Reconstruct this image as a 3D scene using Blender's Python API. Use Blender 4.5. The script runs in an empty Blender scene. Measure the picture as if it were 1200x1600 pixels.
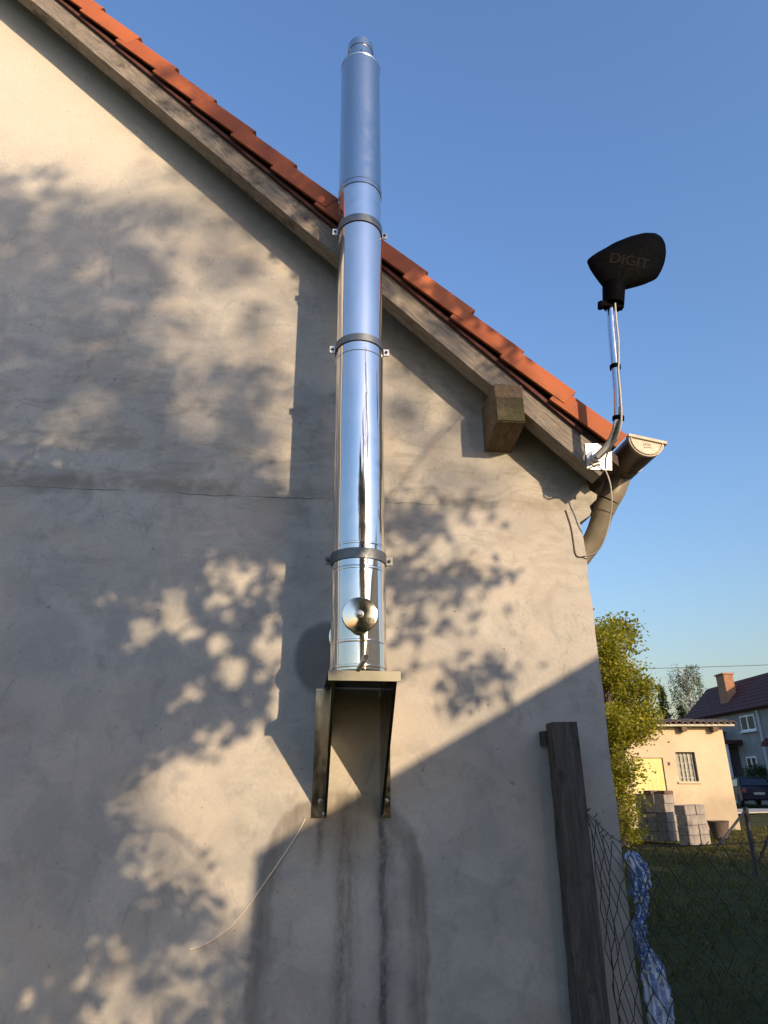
import bpy, bmesh, math, random
import numpy as np
from math import sin, cos, pi, radians, atan, atan2, hypot, sqrt
from mathutils import Vector, Matrix

random.seed(7)
RNG = np.random.default_rng(11)
scene = bpy.context.scene
COL = scene.collection

# ------------------------------------------------------------------ camera
F_PX = 1018.0                      # focal length for a 1200 x 1600 picture
PITCH = atan(415 / 1018.0)
YAW = radians(6.6)
EYE = Vector((0, 0, 1.6))
FWD = Vector((sin(YAW) * cos(PITCH), cos(YAW) * cos(PITCH), sin(PITCH)))
RGT = Vector((cos(YAW), -sin(YAW), 0))
UPV = RGT.cross(FWD)
cam_d = bpy.data.cameras.new('camera')
cam_d.sensor_fit = 'VERTICAL'
cam_d.sensor_height = 24.0
cam_d.lens = F_PX / 1600 * 24.0
cam_d.clip_start = 0.05
cam_d.clip_end = 2000
cam = bpy.data.objects.new('camera', cam_d)
COL.objects.link(cam)
cam.matrix_world = Matrix(((RGT.x, UPV.x, -FWD.x, EYE.x), (RGT.y, UPV.y, -FWD.y, EYE.y),
                           (RGT.z, UPV.z, -FWD.z, EYE.z), (0, 0, 0, 1)))
scene.camera = cam

# ------------------------------------------------------------------ sky, sun, exposure
SUN_AZ = radians(26.7)             # from the -y direction towards +x
SUN_EL = radians(16.9)
SUN = Vector((sin(SUN_AZ) * cos(SUN_EL), -cos(SUN_AZ) * cos(SUN_EL), sin(SUN_EL)))
world = bpy.data.worlds.new('World')
scene.world = world
world.use_nodes = True
wn = world.node_tree
bg = wn.nodes['Background']
sky = wn.nodes.new('ShaderNodeTexSky')
sky.sky_type = 'NISHITA'
sky.sun_disc = False
sky.sun_elevation = SUN_EL
sky.sun_rotation = atan2(SUN.x, SUN.y)
sky.altitude = 0
sky.air_density = 2.0
sky.dust_density = 1.8
sky.ozone_density = 6.0
tint = wn.nodes.new('ShaderNodeMixRGB')
tint.blend_type = 'MULTIPLY'
tint.inputs[0].default_value = 1.0
tint.inputs[2].default_value = (0.96, 0.92, 1.10, 1)
wn.links.new(sky.outputs[0], tint.inputs[1])
wn.links.new(tint.outputs[0], bg.inputs[0])
bg.inputs[1].default_value = 0.15
sun_d = bpy.data.lights.new('sun', 'SUN')
sun_d.energy = 3.0
sun_d.angle = radians(0.55)
sun_d.color = (1.0, 0.75, 0.47)
sun_o = bpy.data.objects.new('sun', sun_d)
COL.objects.link(sun_o)
sun_o.rotation_euler = SUN.to_track_quat('Z', 'Y').to_euler()
scene.view_settings.view_transform = 'Standard'
scene.view_settings.look = 'None'
scene.view_settings.exposure = 0.8
scene.view_settings.gamma = 1.0
scene.cycles.use_denoising = True
scene.cycles.max_bounces = 8
scene.cycles.sample_clamp_indirect = 6
scene.cycles.caustics_reflective = True
scene.cycles.blur_glossy = 0.6


# ------------------------------------------------------------------ helpers
def ray(px, py):
    return FWD + RGT * ((px - 600) / F_PX) + UPV * ((800 - py) / F_PX)


def at(px, py, y):
    """the point of the place that lies on the upright plane y = const on this line of sight"""
    r = ray(px, py)
    return EYE + r * ((y - EYE.y) / r.y)


def hit(px, py, p, n):
    r = ray(px, py)
    return EYE + r * ((Vector(p) - EYE).dot(n) / r.dot(n))


def thing(name, label, cat, loc=(0, 0, 0), group=None, rot=(0, 0, 0)):
    o = bpy.data.objects.new(name, None)
    COL.objects.link(o)
    o.empty_display_size = 0.1
    o.location = loc
    o.rotation_euler = rot
    o['label'] = label
    o['category'] = cat
    if group:
        o['group'] = group
    return o


def tag(o, label, cat, group=None):
    o['label'] = label
    o['category'] = cat
    if group:
        o['group'] = group
    return o


class MB:
    """collects shapes; build() links them as one mesh object (coordinates are world; parent keeps the place)"""

    def __init__(self):
        self.v, self.f = [], []

    def add(self, vs, fs):
        b = len(self.v)
        self.v += [tuple(p) for p in vs]
        self.f += [tuple(i + b for i in f) for f in fs]
        return self

    def box(self, lo, hi, M=None):
        x0, y0, z0 = lo
        x1, y1, z1 = hi
        vs = [(x0, y0, z0), (x1, y0, z0), (x1, y1, z0), (x0, y1, z0), (x0, y0, z1), (x1, y0, z1), (x1, y1, z1), (x0, y1, z1)]
        if M is not None:
            vs = [M @ Vector(p) for p in vs]
        return self.add(vs, [(0, 3, 2, 1), (4, 5, 6, 7), (0, 1, 5, 4), (1, 2, 6, 5), (2, 3, 7, 6), (3, 0, 4, 7)])

    def prism(self, poly, d):
        """poly: planar outline (3d points); d: the vector it is pushed along"""
        d = Vector(d)
        n = len(poly)
        p = [Vector(q) for q in poly]
        area = Vector((0, 0, 0))
        for i in range(n):
            area += p[i].cross(p[(i + 1) % n])
        if area.dot(d) < 0:
            p.reverse()
        vs = p + [q + d for q in p]
        fs = [tuple(range(n - 1, -1, -1)), tuple(range(n, 2 * n))]
        for i in range(n):
            j = (i + 1) % n
            fs.append((i, j, j + n, i + n))
        return self.add(vs, fs)

    def tube(self, pts, r, seg=10, caps=True):
        pts = [Vector(p) for p in pts]
        n = len(pts)
        rs = r if isinstance(r, (list, tuple)) else [r] * n
        vs, fs = [], []
        t0 = (pts[1] - pts[0]).normalized()
        ref = Vector((0, 0, 1)) if abs(t0.z) < 0.9 else Vector((1, 0, 0))
        a = t0.cross(ref).normalized()
        for i in range(n):
            t = (pts[min(i + 1, n - 1)] - pts[max(i - 1, 0)]).normalized()
            a = (a - t * a.dot(t)).normalized()
            b = t.cross(a)
            for k in range(seg):
                w = 2 * pi * k / seg
                vs.append(pts[i] + (a * cos(w) + b * sin(w)) * rs[i])
        for i in range(n - 1):
            for k in range(seg):
                k2 = (k + 1) % seg
                fs.append((i * seg + k, i * seg + k2, (i + 1) * seg + k2, (i + 1) * seg + k))
        if caps:
            fs.append(tuple(range(seg - 1, -1, -1)))
            fs.append(tuple((n - 1) * seg + k for k in range(seg)))
        return self.add(vs, fs)

    def lathe(self, prof, M=None, seg=64, caps=True):
        """prof: list of (radius, height) about local z"""
        vs, fs = [], []
        for r, h in prof:
            for k in range(seg):
                w = 2 * pi * k / seg
                p = Vector((r * cos(w), r * sin(w), h))
                vs.append(M @ p if M is not None else p)
        for i in range(len(prof) - 1):
            for k in range(seg):
                k2 = (k + 1) % seg
                fs.append((i * seg + k, i * seg + k2, (i + 1) * seg + k2, (i + 1) * seg + k))
        if caps:
            fs.append(tuple(range(seg - 1, -1, -1)))
            fs.append(tuple((len(prof) - 1) * seg + k for k in range(seg)))
        return self.add(vs, fs)

    def build(self, name, mat, parent=None, smooth=0, bevel=0.0, kind=None, local=False):
        me = bpy.data.meshes.new(name)
        vs = self.v
        if parent is not None and not local:
            inv = world_of(parent).inverted()
            vs = [inv @ Vector(p) for p in vs]
        me.from_pydata([tuple(p) for p in vs], [], self.f)
        if bevel:
            bm = bmesh.new()
            bm.from_mesh(me)
            es = [e for e in bm.edges if len(e.link_faces) == 2 and e.calc_face_angle(0) > 0.5]
            bmesh.ops.bevel(bm, geom=es, offset=bevel, segments=2, affect='EDGES', profile=0.6)
            bm.to_mesh(me)
            bm.free()
        me.update()
        if smooth:
            me.shade_smooth() if hasattr(me, 'shade_smooth') else None
            try:
                me.set_sharp_from_angle(angle=radians(smooth))
            except Exception:
                pass
        o = bpy.data.objects.new(name, me)
        COL.objects.link(o)
        if mat:
            me.materials.append(mat)
        if parent is not None:
            o.parent = parent
        if kind:
            o['kind'] = kind
        return o


def world_of(o):
    m = Matrix.LocRotScale(o.location, o.rotation_euler, o.scale)
    while o.parent is not None:
        o = o.parent
        m = Matrix.LocRotScale(o.location, o.rotation_euler, o.scale) @ m
    return m


def np_mesh(name, verts, faces, mat, parent=None, kind=None, smooth=False):
    """big meshes straight from arrays; faces: (n, k)"""
    me = bpy.data.meshes.new(name)
    n, k = faces.shape
    v = verts.astype(np.float32)
    if parent is not None:
        inv = np.array(world_of(parent).inverted())
        v = (v @ inv[:3, :3].T + inv[:3, 3]).astype(np.float32)
    me.vertices.add(len(v))
    me.vertices.foreach_set('co', v.ravel())
    me.loops.add(n * k)
    me.loops.foreach_set('vertex_index', faces.astype(np.int32).ravel())
    me.polygons.add(n)
    me.polygons.foreach_set('loop_start', np.arange(0, n * k, k, dtype=np.int32))
    me.update(calc_edges=True)
    me.validate()
    o = bpy.data.objects.new(name, me)
    COL.objects.link(o)
    me.materials.append(mat)
    if parent is not None:
        o.parent = parent
    if kind:
        o['kind'] = kind
    return o


# ------------------------------------------------------------------ materials
class Mat:
    def __init__(self, name, color=(0.5, 0.5, 0.5), rough=0.6, metal=0.0, spec=0.5):
        self.m = bpy.data.materials.new(name)
        self.m.use_nodes = True
        self.t = self.m.node_tree
        self.b = self.t.nodes['Principled BSDF']
        self.b.inputs['Base Color'].default_value = (*color, 1)
        self.b.inputs['Roughness'].default_value = rough
        self.b.inputs['Metallic'].default_value = metal
        self.b.inputs['Specular IOR Level'].default_value = spec
        self.tc = None

    def n(self, kind, **kw):
        nd = self.t.nodes.new('ShaderNode' + kind)
        for k, v in kw.items():
            setattr(nd, k, v)
        return nd

    def link(self, a, b):
        self.t.links.new(a, b)

    def coord(self, which='Object'):
        if self.tc is None:
            self.tc = self.n('TexCoord')
        return self.tc.outputs[which]

    def geo_pos(self):
        return self.n('NewGeometry').outputs['Position']

    def mapping(self, src, scale=(1, 1, 1), rot=(0, 0, 0), loc=(0, 0, 0)):
        mp = self.n('Mapping')
        mp.inputs['Scale'].default_value = scale
        mp.inputs['Rotation'].default_value = rot
        mp.inputs['Location'].default_value = loc
        self.link(src, mp.inputs['Vector'])
        return mp.outputs[0]

    def noise(self, src, scale, detail=4, rough=0.55, dist=0.0):
        nz = self.n('TexNoise')
        nz.inputs['Scale'].default_value = scale
        nz.inputs['Detail'].default_value = detail
        nz.inputs['Roughness'].default_value = rough
        nz.inputs['Distortion'].default_value = dist
        self.link(src, nz.inputs['Vector'])
        return nz.outputs['Fac']

    def ramp(self, src, stops):
        r = self.n('ValToRGB')
        el = r.color_ramp.elements
        while len(el) < len(stops):
            el.new(0.5)
        for e, (p, c) in zip(el, stops):
            e.position = p
            e.color = (*c, 1) if not isinstance(c, (int, float)) else (c, c, c, 1)
        self.link(src, r.inputs[0])
        return r.outputs[0]

    def val(self, a, lo, hi, o0=0.0, o1=1.0):
        mr = self.n('MapRange')
        mr.interpolation_type = 'SMOOTHSTEP'
        self.link(a, mr.inputs[0])
        for i, v in zip((1, 2, 3, 4), (lo, hi, o0, o1)):
            mr.inputs[i].default_value = v
        return mr.outputs[0]

    def math(self, op, a, b=None):
        nd = self.n('Math', operation=op)
        for i, x in enumerate((a, b)):
            if x is None:
                continue
            if isinstance(x, (int, float)):
                nd.inputs[i].default_value = x
            else:
                self.link(x, nd.inputs[i])
        return nd.outputs[0]

    def mix(self, fac, a, b, blend='MIX'):
        nd = self.n('MixRGB', blend_type=blend)
        for i, x in zip((0, 1, 2), (fac, a, b)):
            if isinstance(x, (int, float)):
                nd.inputs[i].default_value = x
            elif isinstance(x, tuple):
                nd.inputs[i].default_value = (*x, 1)
            else:
                self.link(x, nd.inputs[i])
        return nd.outputs[0]

    def color(self, s):
        self.link(s, self.b.inputs['Base Color'])

    def rough(self, s):
        self.link(s, self.b.inputs['Roughness'])

    def bump(self, s, strength=0.3, dist=0.01, prev=None):
        bp = self.n('Bump')
        bp.inputs['Strength'].default_value = strength
        bp.inputs['Distance'].default_value = dist
        self.link(s, bp.inputs['Height'])
        if prev is not None:
            self.link(prev, bp.inputs['Normal'])
        self.link(bp.outputs[0], self.b.inputs['Normal'])
        return bp.outputs[0]

    def rand(self):
        return self.n('ObjectInfo').outputs['Random']


def simple(name, color, rough=0.6, metal=0.0, var=0.25, scale=12, bump=0.15, bd=0.004):
    """one colour with grain and wear"""
    m = Mat(name, color, rough, metal)
    p = m.coord()
    f = m.noise(p, scale, 5, 0.6)
    c0 = tuple(c * (1 - var) for c in color)
    c1 = tuple(min(1, c * (1 + var)) for c in color)
    m.color(m.ramp(f, [(0.3, c0), (0.7, c1)]))
    m.rough(m.val(m.noise(p, scale * 2.3, 3), 0.3, 0.7, max(0.02, rough - 0.08), min(1, rough + 0.1)))
    if bump:
        m.bump(m.noise(p, scale * 5, 4), bump, bd)
    return m.m


def make_plaster():
    m = Mat('old_plaster', rough=0.92, spec=0.2)
    pos = m.geo_pos()
    wob = m.n('TexNoise')
    wob.inputs['Scale'].default_value = 5
    wob.inputs['Detail'].default_value = 3
    m.link(pos, wob.inputs['Vector'])
    off = m.n('VectorMath', operation='MULTIPLY_ADD')
    m.link(wob.outputs['Color'], off.inputs[0])
    off.inputs[1].default_value = (0.045, 0.0, 0.09)
    m.link(pos, off.inputs[2])
    sep = m.n('SeparateXYZ')
    m.link(off.outputs[0], sep.inputs[0])
    X = m.math('SUBTRACT', sep.outputs[0], 0.0225)
    Z = m.math('SUBTRACT', sep.outputs[2], 0.045)
    big = m.noise(pos, 0.9, 5, 0.6, 0.4)
    c = m.ramp(big, [(0.28, (0.37, 0.357, 0.335)), (0.5, (0.48, 0.455, 0.415)), (0.72, (0.56, 0.525, 0.47))])
    mid = m.noise(pos, 4.0, 6, 0.65, 0.6)
    c = m.mix(m.val(mid, 0.42, 0.62, 0, 0.55), c, (0.33, 0.325, 0.315))
    # pale smooth trowel patches and warm blotches
    patch = m.noise(m.mapping(pos, (1, 1, 1.5), loc=(3.1, 0, 1.7)), 2.2, 4, 0.5, 0.8)
    c = m.mix(m.val(patch, 0.53, 0.60, 0, 0.28), c, (0.60, 0.57, 0.525))
    patch2 = m.noise(m.mapping(pos, (1, 1, 1.2), loc=(7.7, 2, 4.1)), 2.6, 5, 0.6, 0.5)
    c = m.mix(m.val(patch2, 0.54, 0.68, 0, 0.35), c, (0.50, 0.41, 0.31))
    patch3 = m.noise(m.mapping(pos, (1.4, 1, 0.8), loc=(2.2, 5, 9.1)), 5.5, 6, 0.68, 1.2)
    c = m.mix(m.val(patch3, 0.54, 0.66, 0, 0.3), c, (0.215, 0.21, 0.20))
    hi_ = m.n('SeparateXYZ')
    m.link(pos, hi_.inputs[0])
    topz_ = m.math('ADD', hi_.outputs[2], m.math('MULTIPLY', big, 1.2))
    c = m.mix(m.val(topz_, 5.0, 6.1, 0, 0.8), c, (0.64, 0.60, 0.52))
    fine = m.noise(pos, 60, 4, 0.7)
    c = m.mix(m.val(fine, 0.38, 0.72, 0.0, 0.22), c, (0.27, 0.255, 0.23))
    dots = m.noise(pos, 34, 2, 0.5)
    c = m.mix(m.val(dots, 0.70, 0.76, 0, 0.55), c, (0.12, 0.11, 0.10))

    def between(s, a, b, soft):
        return m.math('MULTIPLY', m.val(s, a - soft, a + soft), m.val(s, b - soft, b + soft, 1, 0))

    streakn = m.noise(m.mapping(pos, (9, 1, 0.8)), 2.0, 5, 0.6)
    grit = m.noise(m.mapping(pos, (1, 1, 0.5)), 75, 4, 0.75)
    # level joint of two plastering days
    band = between(Z, 2.945, 3.02, 0.035)
    c = m.mix(m.math('MULTIPLY', band, m.val(mid, 0.34, 0.58, 0.05, 0.75)), c, (0.23, 0.205, 0.165))
    grime = m.noise(m.mapping(pos, (0.9, 1, 2.6), loc=(1.3, 0, 6.2)), 3.4, 7, 0.72, 1.0)
    gz_ = m.math('MULTIPLY', m.val(Z, 2.2, 2.9), m.val(Z, 4.6, 3.4, 0, 1))
    c = m.mix(m.math('MULTIPLY', gz_, m.val(grime, 0.46, 0.66, 0, 0.5)), c, (0.24, 0.225, 0.19))
    c = m.mix(m.val(m.noise(pos, 1.7, 4, 0.6, 0.3), 0.45, 0.68, 0, 0.3), c, (0.53, 0.455, 0.38))
    sepr = m.n('SeparateXYZ')
    wob2 = m.n('TexNoise')
    wob2.inputs['Scale'].default_value = 9
    m.link(pos, wob2.inputs['Vector'])
    off2 = m.n('VectorMath', operation='MULTIPLY_ADD')
    m.link(wob2.outputs['Color'], off2.inputs[0])
    off2.inputs[1].default_value = (0.0, 0.0, 0.03)
    m.link(pos, off2.inputs[2])
    m.link(off2.outputs[0], sepr.inputs[0])
    zz = m.math('SUBTRACT', sepr.outputs[2], 0.015)
    crack = m.math('MULTIPLY', between(zz, 2.9445, 2.948, 0.003), m.math('MULTIPLY', m.val(sepr.outputs[0], 1.2, 0.0, 0.25, 1.0), m.val(m.noise(m.mapping(pos, (1, 1, 0.1)), 3.2, 3), 0.36, 0.62, 0.12, 1.0)))
    c = m.mix(m.math('MULTIPLY', crack, 0.7), c, (0.09, 0.08, 0.07))
    # fresh darker cement round the flue inlet
    dx = m.math('SUBTRACT', X, 0.085)
    dz = m.math('SUBTRACT', Z, 2.13)
    rr = m.math('SQRT', m.math('ADD', m.math('MULTIPLY', dx, dx), m.math('MULTIPLY', m.math('MULTIPLY', dz, dz), 0.7)))
    c = m.mix(m.val(rr, 0.13, 0.165, 0.75, 0), c, (0.15, 0.145, 0.14))
    # rust-brown tint below the bracket and dark run-off streaks
    warm = m.math('MULTIPLY', between(X, 0.0, 0.36, 0.12), between(Z, 1.30, 1.50, 0.10))
    c = m.mix(m.math('MULTIPLY', warm, 0.55), c, (0.30, 0.21, 0.12))
    for x0, x1, zt, zb, soft, amt, colr in (
            (0.345, 0.375, 1.45, -0.4, 0.012, 0.95, (0.035, 0.033, 0.032)),
            (0.065, 0.095, 1.45, 1.27, 0.012, 0.75, (0.05, 0.047, 0.045)),
            (0.33, 0.41, 1.45, -0.4, 0.03, 0.55, (0.13, 0.125, 0.12)),
            (0.16, 0.245, 1.46, 0.2, 0.03, 0.75, (0.165, 0.145, 0.12)),
            (0.42, 0.46, 1.46, 0.3, 0.03, 0.25, (0.25, 0.24, 0.22))):
        f = m.math('MULTIPLY', between(X, x0, x1, soft), m.math('MULTIPLY', m.val(Z, zt + 0.05, zt - 0.05), m.val(Z, zb - 0.12, zb + 0.12)))
        f = m.math('MULTIPLY', f, m.math('MULTIPLY', m.val(streakn, 0.3, 0.62, amt * 0.35, amt), m.val(grit, 0.32, 0.6, 0.5, 1.0)))
        c = m.mix(f, c, colr)
    X = m.math('ADD', X, m.math('MULTIPLY', m.math('SUBTRACT', m.noise(pos, 28, 4, 0.7), 0.5), 0.035))
    ax_ = m.math('ADD', m.math('SUBTRACT', X, 0.19 + 0.05), m.math('MULTIPLY', m.noise(pos, 2.3, 3), 0.10))
    az_ = m.math('MAXIMUM', m.math('SUBTRACT', Z, 1.19), 0.0)
    ar = m.math('SQRT', m.math('ADD', m.math('MULTIPLY', ax_, ax_), m.math('MULTIPLY', az_, az_)))
    ring = m.math('MULTIPLY', m.val(ar, 0.25, 0.31), m.val(ar, 0.345, 0.375, 1, 0))
    ring = m.math('MULTIPLY', ring, m.math('MULTIPLY', m.val(streakn, 0.25, 0.6, 0.25, 0.8), m.val(mid, 0.3, 0.6, 0.55, 1.0)))
    c = m.mix(ring, c, (0.185, 0.17, 0.15))
    # darker weathering under the eaves corner and a damp foot
    foot = m.math('MULTIPLY', m.val(Z, 0.9, 0.1), m.val(mid, 0.3, 0.7, 0.3, 0.8))
    c = m.mix(foot, c, (0.17, 0.165, 0.15))
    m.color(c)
    h = m.mix(0.5, m.noise(pos, 6, 5, 0.6), m.noise(pos, 45, 4, 0.7))
    h = m.mix(0.35, h, m.noise(m.mapping(pos, (1.3, 1, 0.8)), 3.0, 4, 0.6, 1.2))
    n1 = m.bump(h, 0.36, 0.010)
    m.bump(m.math('MULTIPLY', crack, -1.0), 0.7, 0.006, n1)
    return m.m


def make_wood(name, c0, c1, c2, along=(1, 12, 12), rough=0.85, rot=(0, 0, 0), moss=None):
    m = Mat(name, rough=rough, spec=0.25)
    p = m.mapping(m.coord(), (1, 1, 1), rot)
    q = m.mapping(p, along)
    g = m.noise(q, 4.5, 6, 0.65, 0.6)
    c = m.ramp(g, [(0.28, c0), (0.5, c1), (0.74, c2)])
    blot = m.noise(p, 5.0, 5, 0.7, 0.4)
    c = m.mix(m.val(blot, 0.52, 0.70, 0, 0.75), c, tuple(x * 0.35 for x in c0))
    if moss:
        c = m.mix(m.val(m.noise(p, 7, 4), 0.42, 0.6, 0, 0.7), c, moss)
    m.color(c)
    m.bump(g, 0.6, 0.006)
    return m.m


def make_steel(name, rough, wave=0.02, tint=(0.80, 0.81, 0.82), var=0.35):
    m = Mat(name, tint, rough, 1.0)
    p = m.coord()
    big = m.noise(m.mapping(p, (1, 1, 0.35)), 7, 2, 0.4)
    m.bump(big, wave, 0.05)
    m.rough(m.val(m.noise(p, 18, 4, 0.6), 0.3, 0.75, rough * (1 - var), rough * (1 + var)))
    f = m.noise(m.mapping(p, (1, 1, 0.25)), 9, 5, 0.7)
    m.color(m.ramp(f, [(0.3, tuple(t * (1 - 0.2 * var) for t in tint)), (0.7, tint)]))
    return m.m


def make_tile():
    m = Mat('clay_roof_tile', rough=0.62, spec=0.25)
    p = m.coord()
    r = m.rand()
    c = m.ramp(r, [(0.0, (0.31, 0.078, 0.026)), (0.5, (0.37, 0.098, 0.032)), (1.0, (0.44, 0.125, 0.042))])
    c = m.mix(m.val(m.noise(m.geo_pos(), 6, 5, 0.65), 0.4, 0.75, 0, 0.45), c, (0.18, 0.048, 0.03))
    c = m.mix(m.val(m.noise(m.geo_pos(), 90, 3, 0.6), 0.6, 0.75, 0, 0.4), c, (0.16, 0.07, 0.05))
    lich = m.noise(m.geo_pos(), 22, 5, 0.7)
    c = m.mix(m.val(lich, 0.60, 0.70, 0, 0.55), c, (0.20, 0.13, 0.085))
    c = m.mix(m.val(m.noise(m.geo_pos(), 9, 4, 0.6), 0.58, 0.72, 0, 0.5), c, (0.13, 0.045, 0.03))
    m.color(c)
    m.bump(m.noise(p, 60, 4), 0.25, 0.003)
    return m.m


def make_leaf(name, dark, mid, light, trans=0.35):
    m = Mat(name, mid, 0.55, spec=0.3)
    pos = m.geo_pos()
    isl = m.n('NewGeometry').outputs['Random Per Island']
    c = m.ramp(isl, [(0.0, dark), (0.5, mid), (1.0, light)])
    c = m.mix(m.val(m.noise(pos, 0.9, 3), 0.35, 0.7, 0.0, 0.5), c, dark)
    m.color(c)
    tr = m.n('BsdfTranslucent')
    m.link(m.mix(1.0, c, (1.5, 1.5, 0.6), 'MULTIPLY'), tr.inputs[0])
    mx = m.n('MixShader')
    mx.inputs[0].default_value = trans
    m.link(m.b.outputs[0], mx.inputs[1])
    m.link(tr.outputs[0], mx.inputs[2])
    out = m.t.nodes['Material Output']
    m.link(mx.outputs[0], out.inputs[0])
    return m.m


M_PLASTER = make_plaster()
M_BARGE = make_wood('weathered_board', (0.13, 0.11, 0.092), (0.225, 0.195, 0.165), (0.34, 0.295, 0.245), (2.2, 16, 16), rot=(0, radians(-43.2), 0))
M_PURLIN = make_wood('old_beam', (0.09, 0.062, 0.04), (0.16, 0.115, 0.075), (0.24, 0.18, 0.12), (14, 2, 14))
M_PURLIN_END = make_wood('beam_end_grain', (0.05, 0.042, 0.025), (0.085, 0.07, 0.042), (0.13, 0.105, 0.065), (9, 9, 9), moss=(0.055, 0.062, 0.02))
M_SOFFIT = make_wood('soffit_board', (0.05, 0.042, 0.035), (0.085, 0.07, 0.055), (0.12, 0.10, 0.08), (2, 14, 14))
M_POST = make_wood('grey_post_wood', (0.05, 0.045, 0.041), (0.092, 0.083, 0.075), (0.15, 0.136, 0.12), (14, 14, 1.2))
M_TILE = make_tile()
M_TILE_UNDER = simple('tile_batten_red', (0.10, 0.03, 0.022), 0.8)
M_MIRROR = make_steel('polished_steel', 0.055, 0.085, (0.82, 0.80, 0.77))
M_MIRROR.node_tree.nodes['Principled BSDF'].inputs['Metallic'].default_value = 0.93
M_BRUSH = make_steel('dulled_steel', 0.24, 0.002, (0.54, 0.54, 0.53), 0.06)
M_CAPM = make_steel('spun_steel_cap', 0.12, 0.03, (0.70, 0.69, 0.62))
M_CLAMP = simple('galvanised_band', (0.17, 0.185, 0.20), 0.5, 0.8, 0.15, 25)
M_GALV = simple('bright_zinc', (0.56, 0.56, 0.56), 0.38, 0.75, 0.1, 30, 0.1)
M_BRACKET = make_steel('bracket_steel', 0.20, 0.14, (0.20, 0.20, 0.19))
M_LIP = make_steel('bracket_lip_steel', 0.42, 0.04, (0.20, 0.197, 0.168), 0.1)
M_BOLT = simple('bolt_steel', (0.55, 0.55, 0.55), 0.35, 0.9, 0.1, 40, 0)
M_DARKHOLE = simple('rubber_and_bore_dark', (0.02, 0.02, 0.02), 0.7)
M_MAST = make_steel('zinc_tube', 0.20, 0.03, (0.66, 0.70, 0.74))
M_BLACK = simple('black_plastic', (0.0022, 0.0022, 0.0026), 0.65, 0, 0.3, 20, 0.05)
M_BLACK.node_tree.nodes['Principled BSDF'].inputs['Specular IOR Level'].default_value = 0.02
M_PRINT = simple('grey_print', (0.0105, 0.0098, 0.010), 0.7, 0, 0.1, 20, 0)
M_PRINT.node_tree.nodes['Principled BSDF'].inputs['Specular IOR Level'].default_value = 0.02
M_CABLE_W = simple('pale_cable', (0.50, 0.46, 0.42), 0.5, 0, 0.1)
M_CABLE_B = simple('brown_cable', (0.16, 0.10, 0.065), 0.6, 0, 0.1)
M_GUTTER = simple('brown_grey_gutter', (0.38, 0.335, 0.265), 0.34, 0.35, 0.12, 9, 0.06)
M_CHANNEL = simple('shaded_gutter_sheet', (0.19, 0.155, 0.12), 0.4, 0.3, 0.15, 9, 0.06)  # darker copy of the gutter colour, with the channel's shade put in
M_GUTCAP = simple('beige_gutter_cap', (0.52, 0.44, 0.34), 0.5, 0.0, 0.1, 20)
M_GUTMARK = simple('cap_emboss', (0.36, 0.30, 0.23), 0.6)
M_WIRE = simple('rusty_wire', (0.055, 0.05, 0.048), 0.6, 0.4, 0.3, 40, 0)
M_IRON = simple('old_iron', (0.07, 0.065, 0.06), 0.6, 0.4, 0.3, 30)


# ------------------------------------------------------------------ ground
def make_lawn():
    m = Mat('lawn_soil', rough=0.95, spec=0.1)
    p = m.geo_pos()
    c = m.ramp(m.noise(p, 0.7, 6, 0.65), [(0.3, (0.045, 0.047, 0.016)), (0.55, (0.072, 0.07, 0.024)), (0.75, (0.12, 0.10, 0.045))])
    c = m.mix(m.val(m.noise(p, 9, 5, 0.7), 0.45, 0.7, 0, 0.6), c, (0.035, 0.04, 0.016))
    m.color(c)
    m.bump(m.noise(p, 25, 5, 0.7), 0.8, 0.04)
    return m.m


M_LAWN = make_lawn()
g = MB()
N = 60
xs = np.concatenate([[-400, -120, -50], np.linspace(-20, 50, N), [90, 160, 400]])
ys = np.concatenate([[-300, -100, -40], np.linspace(-15, 60, N), [100, 200, 500]])


def ground_z(x, y):
    return 0.05 * sin(x * 0.7 + 1.0) * sin(y * 0.55) - 0.05


vs = [(x, y, ground_z(x, y) if abs(x) < 60 and -20 < y < 60 else -0.05) for y in ys for x in xs]
nx = len(xs)
fs = [(j * nx + i, j * nx + i + 1, (j + 1) * nx + i + 1, (j + 1) * nx + i) for j in range(len(ys) - 1) for i in range(nx - 1)]
g.add(vs, fs)
g.build('lawn', M_LAWN, kind='structure', smooth=60)

M_ROAD = simple('concrete_track', (0.42, 0.38, 0.33), 0.9, 0, 0.2, 3, 0.3, 0.02)
rd = MB()
gq = [hit(x, y, (0, 0, 0.03), Vector((0, 0, 1))) for x, y in ((1120, 1266), (1330, 1262), (1330, 1267), (1120, 1272))]
rd.prism(gq, (0, 0, 0.05))
rd.build('path', M_ROAD, kind='structure')

# ------------------------------------------------------------------ the house with the gable
W = 3.15                      # the gable plane
CX = 1.445                    # its right-hand corner
RS, RC = -0.94, 4.8363         # line of the tile tops: z = RC + RS * x
XR = -3.2                     # ridge
YB = 11.0                     # back of the house


def roof_z(x):
    return RC + RS * x


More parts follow.
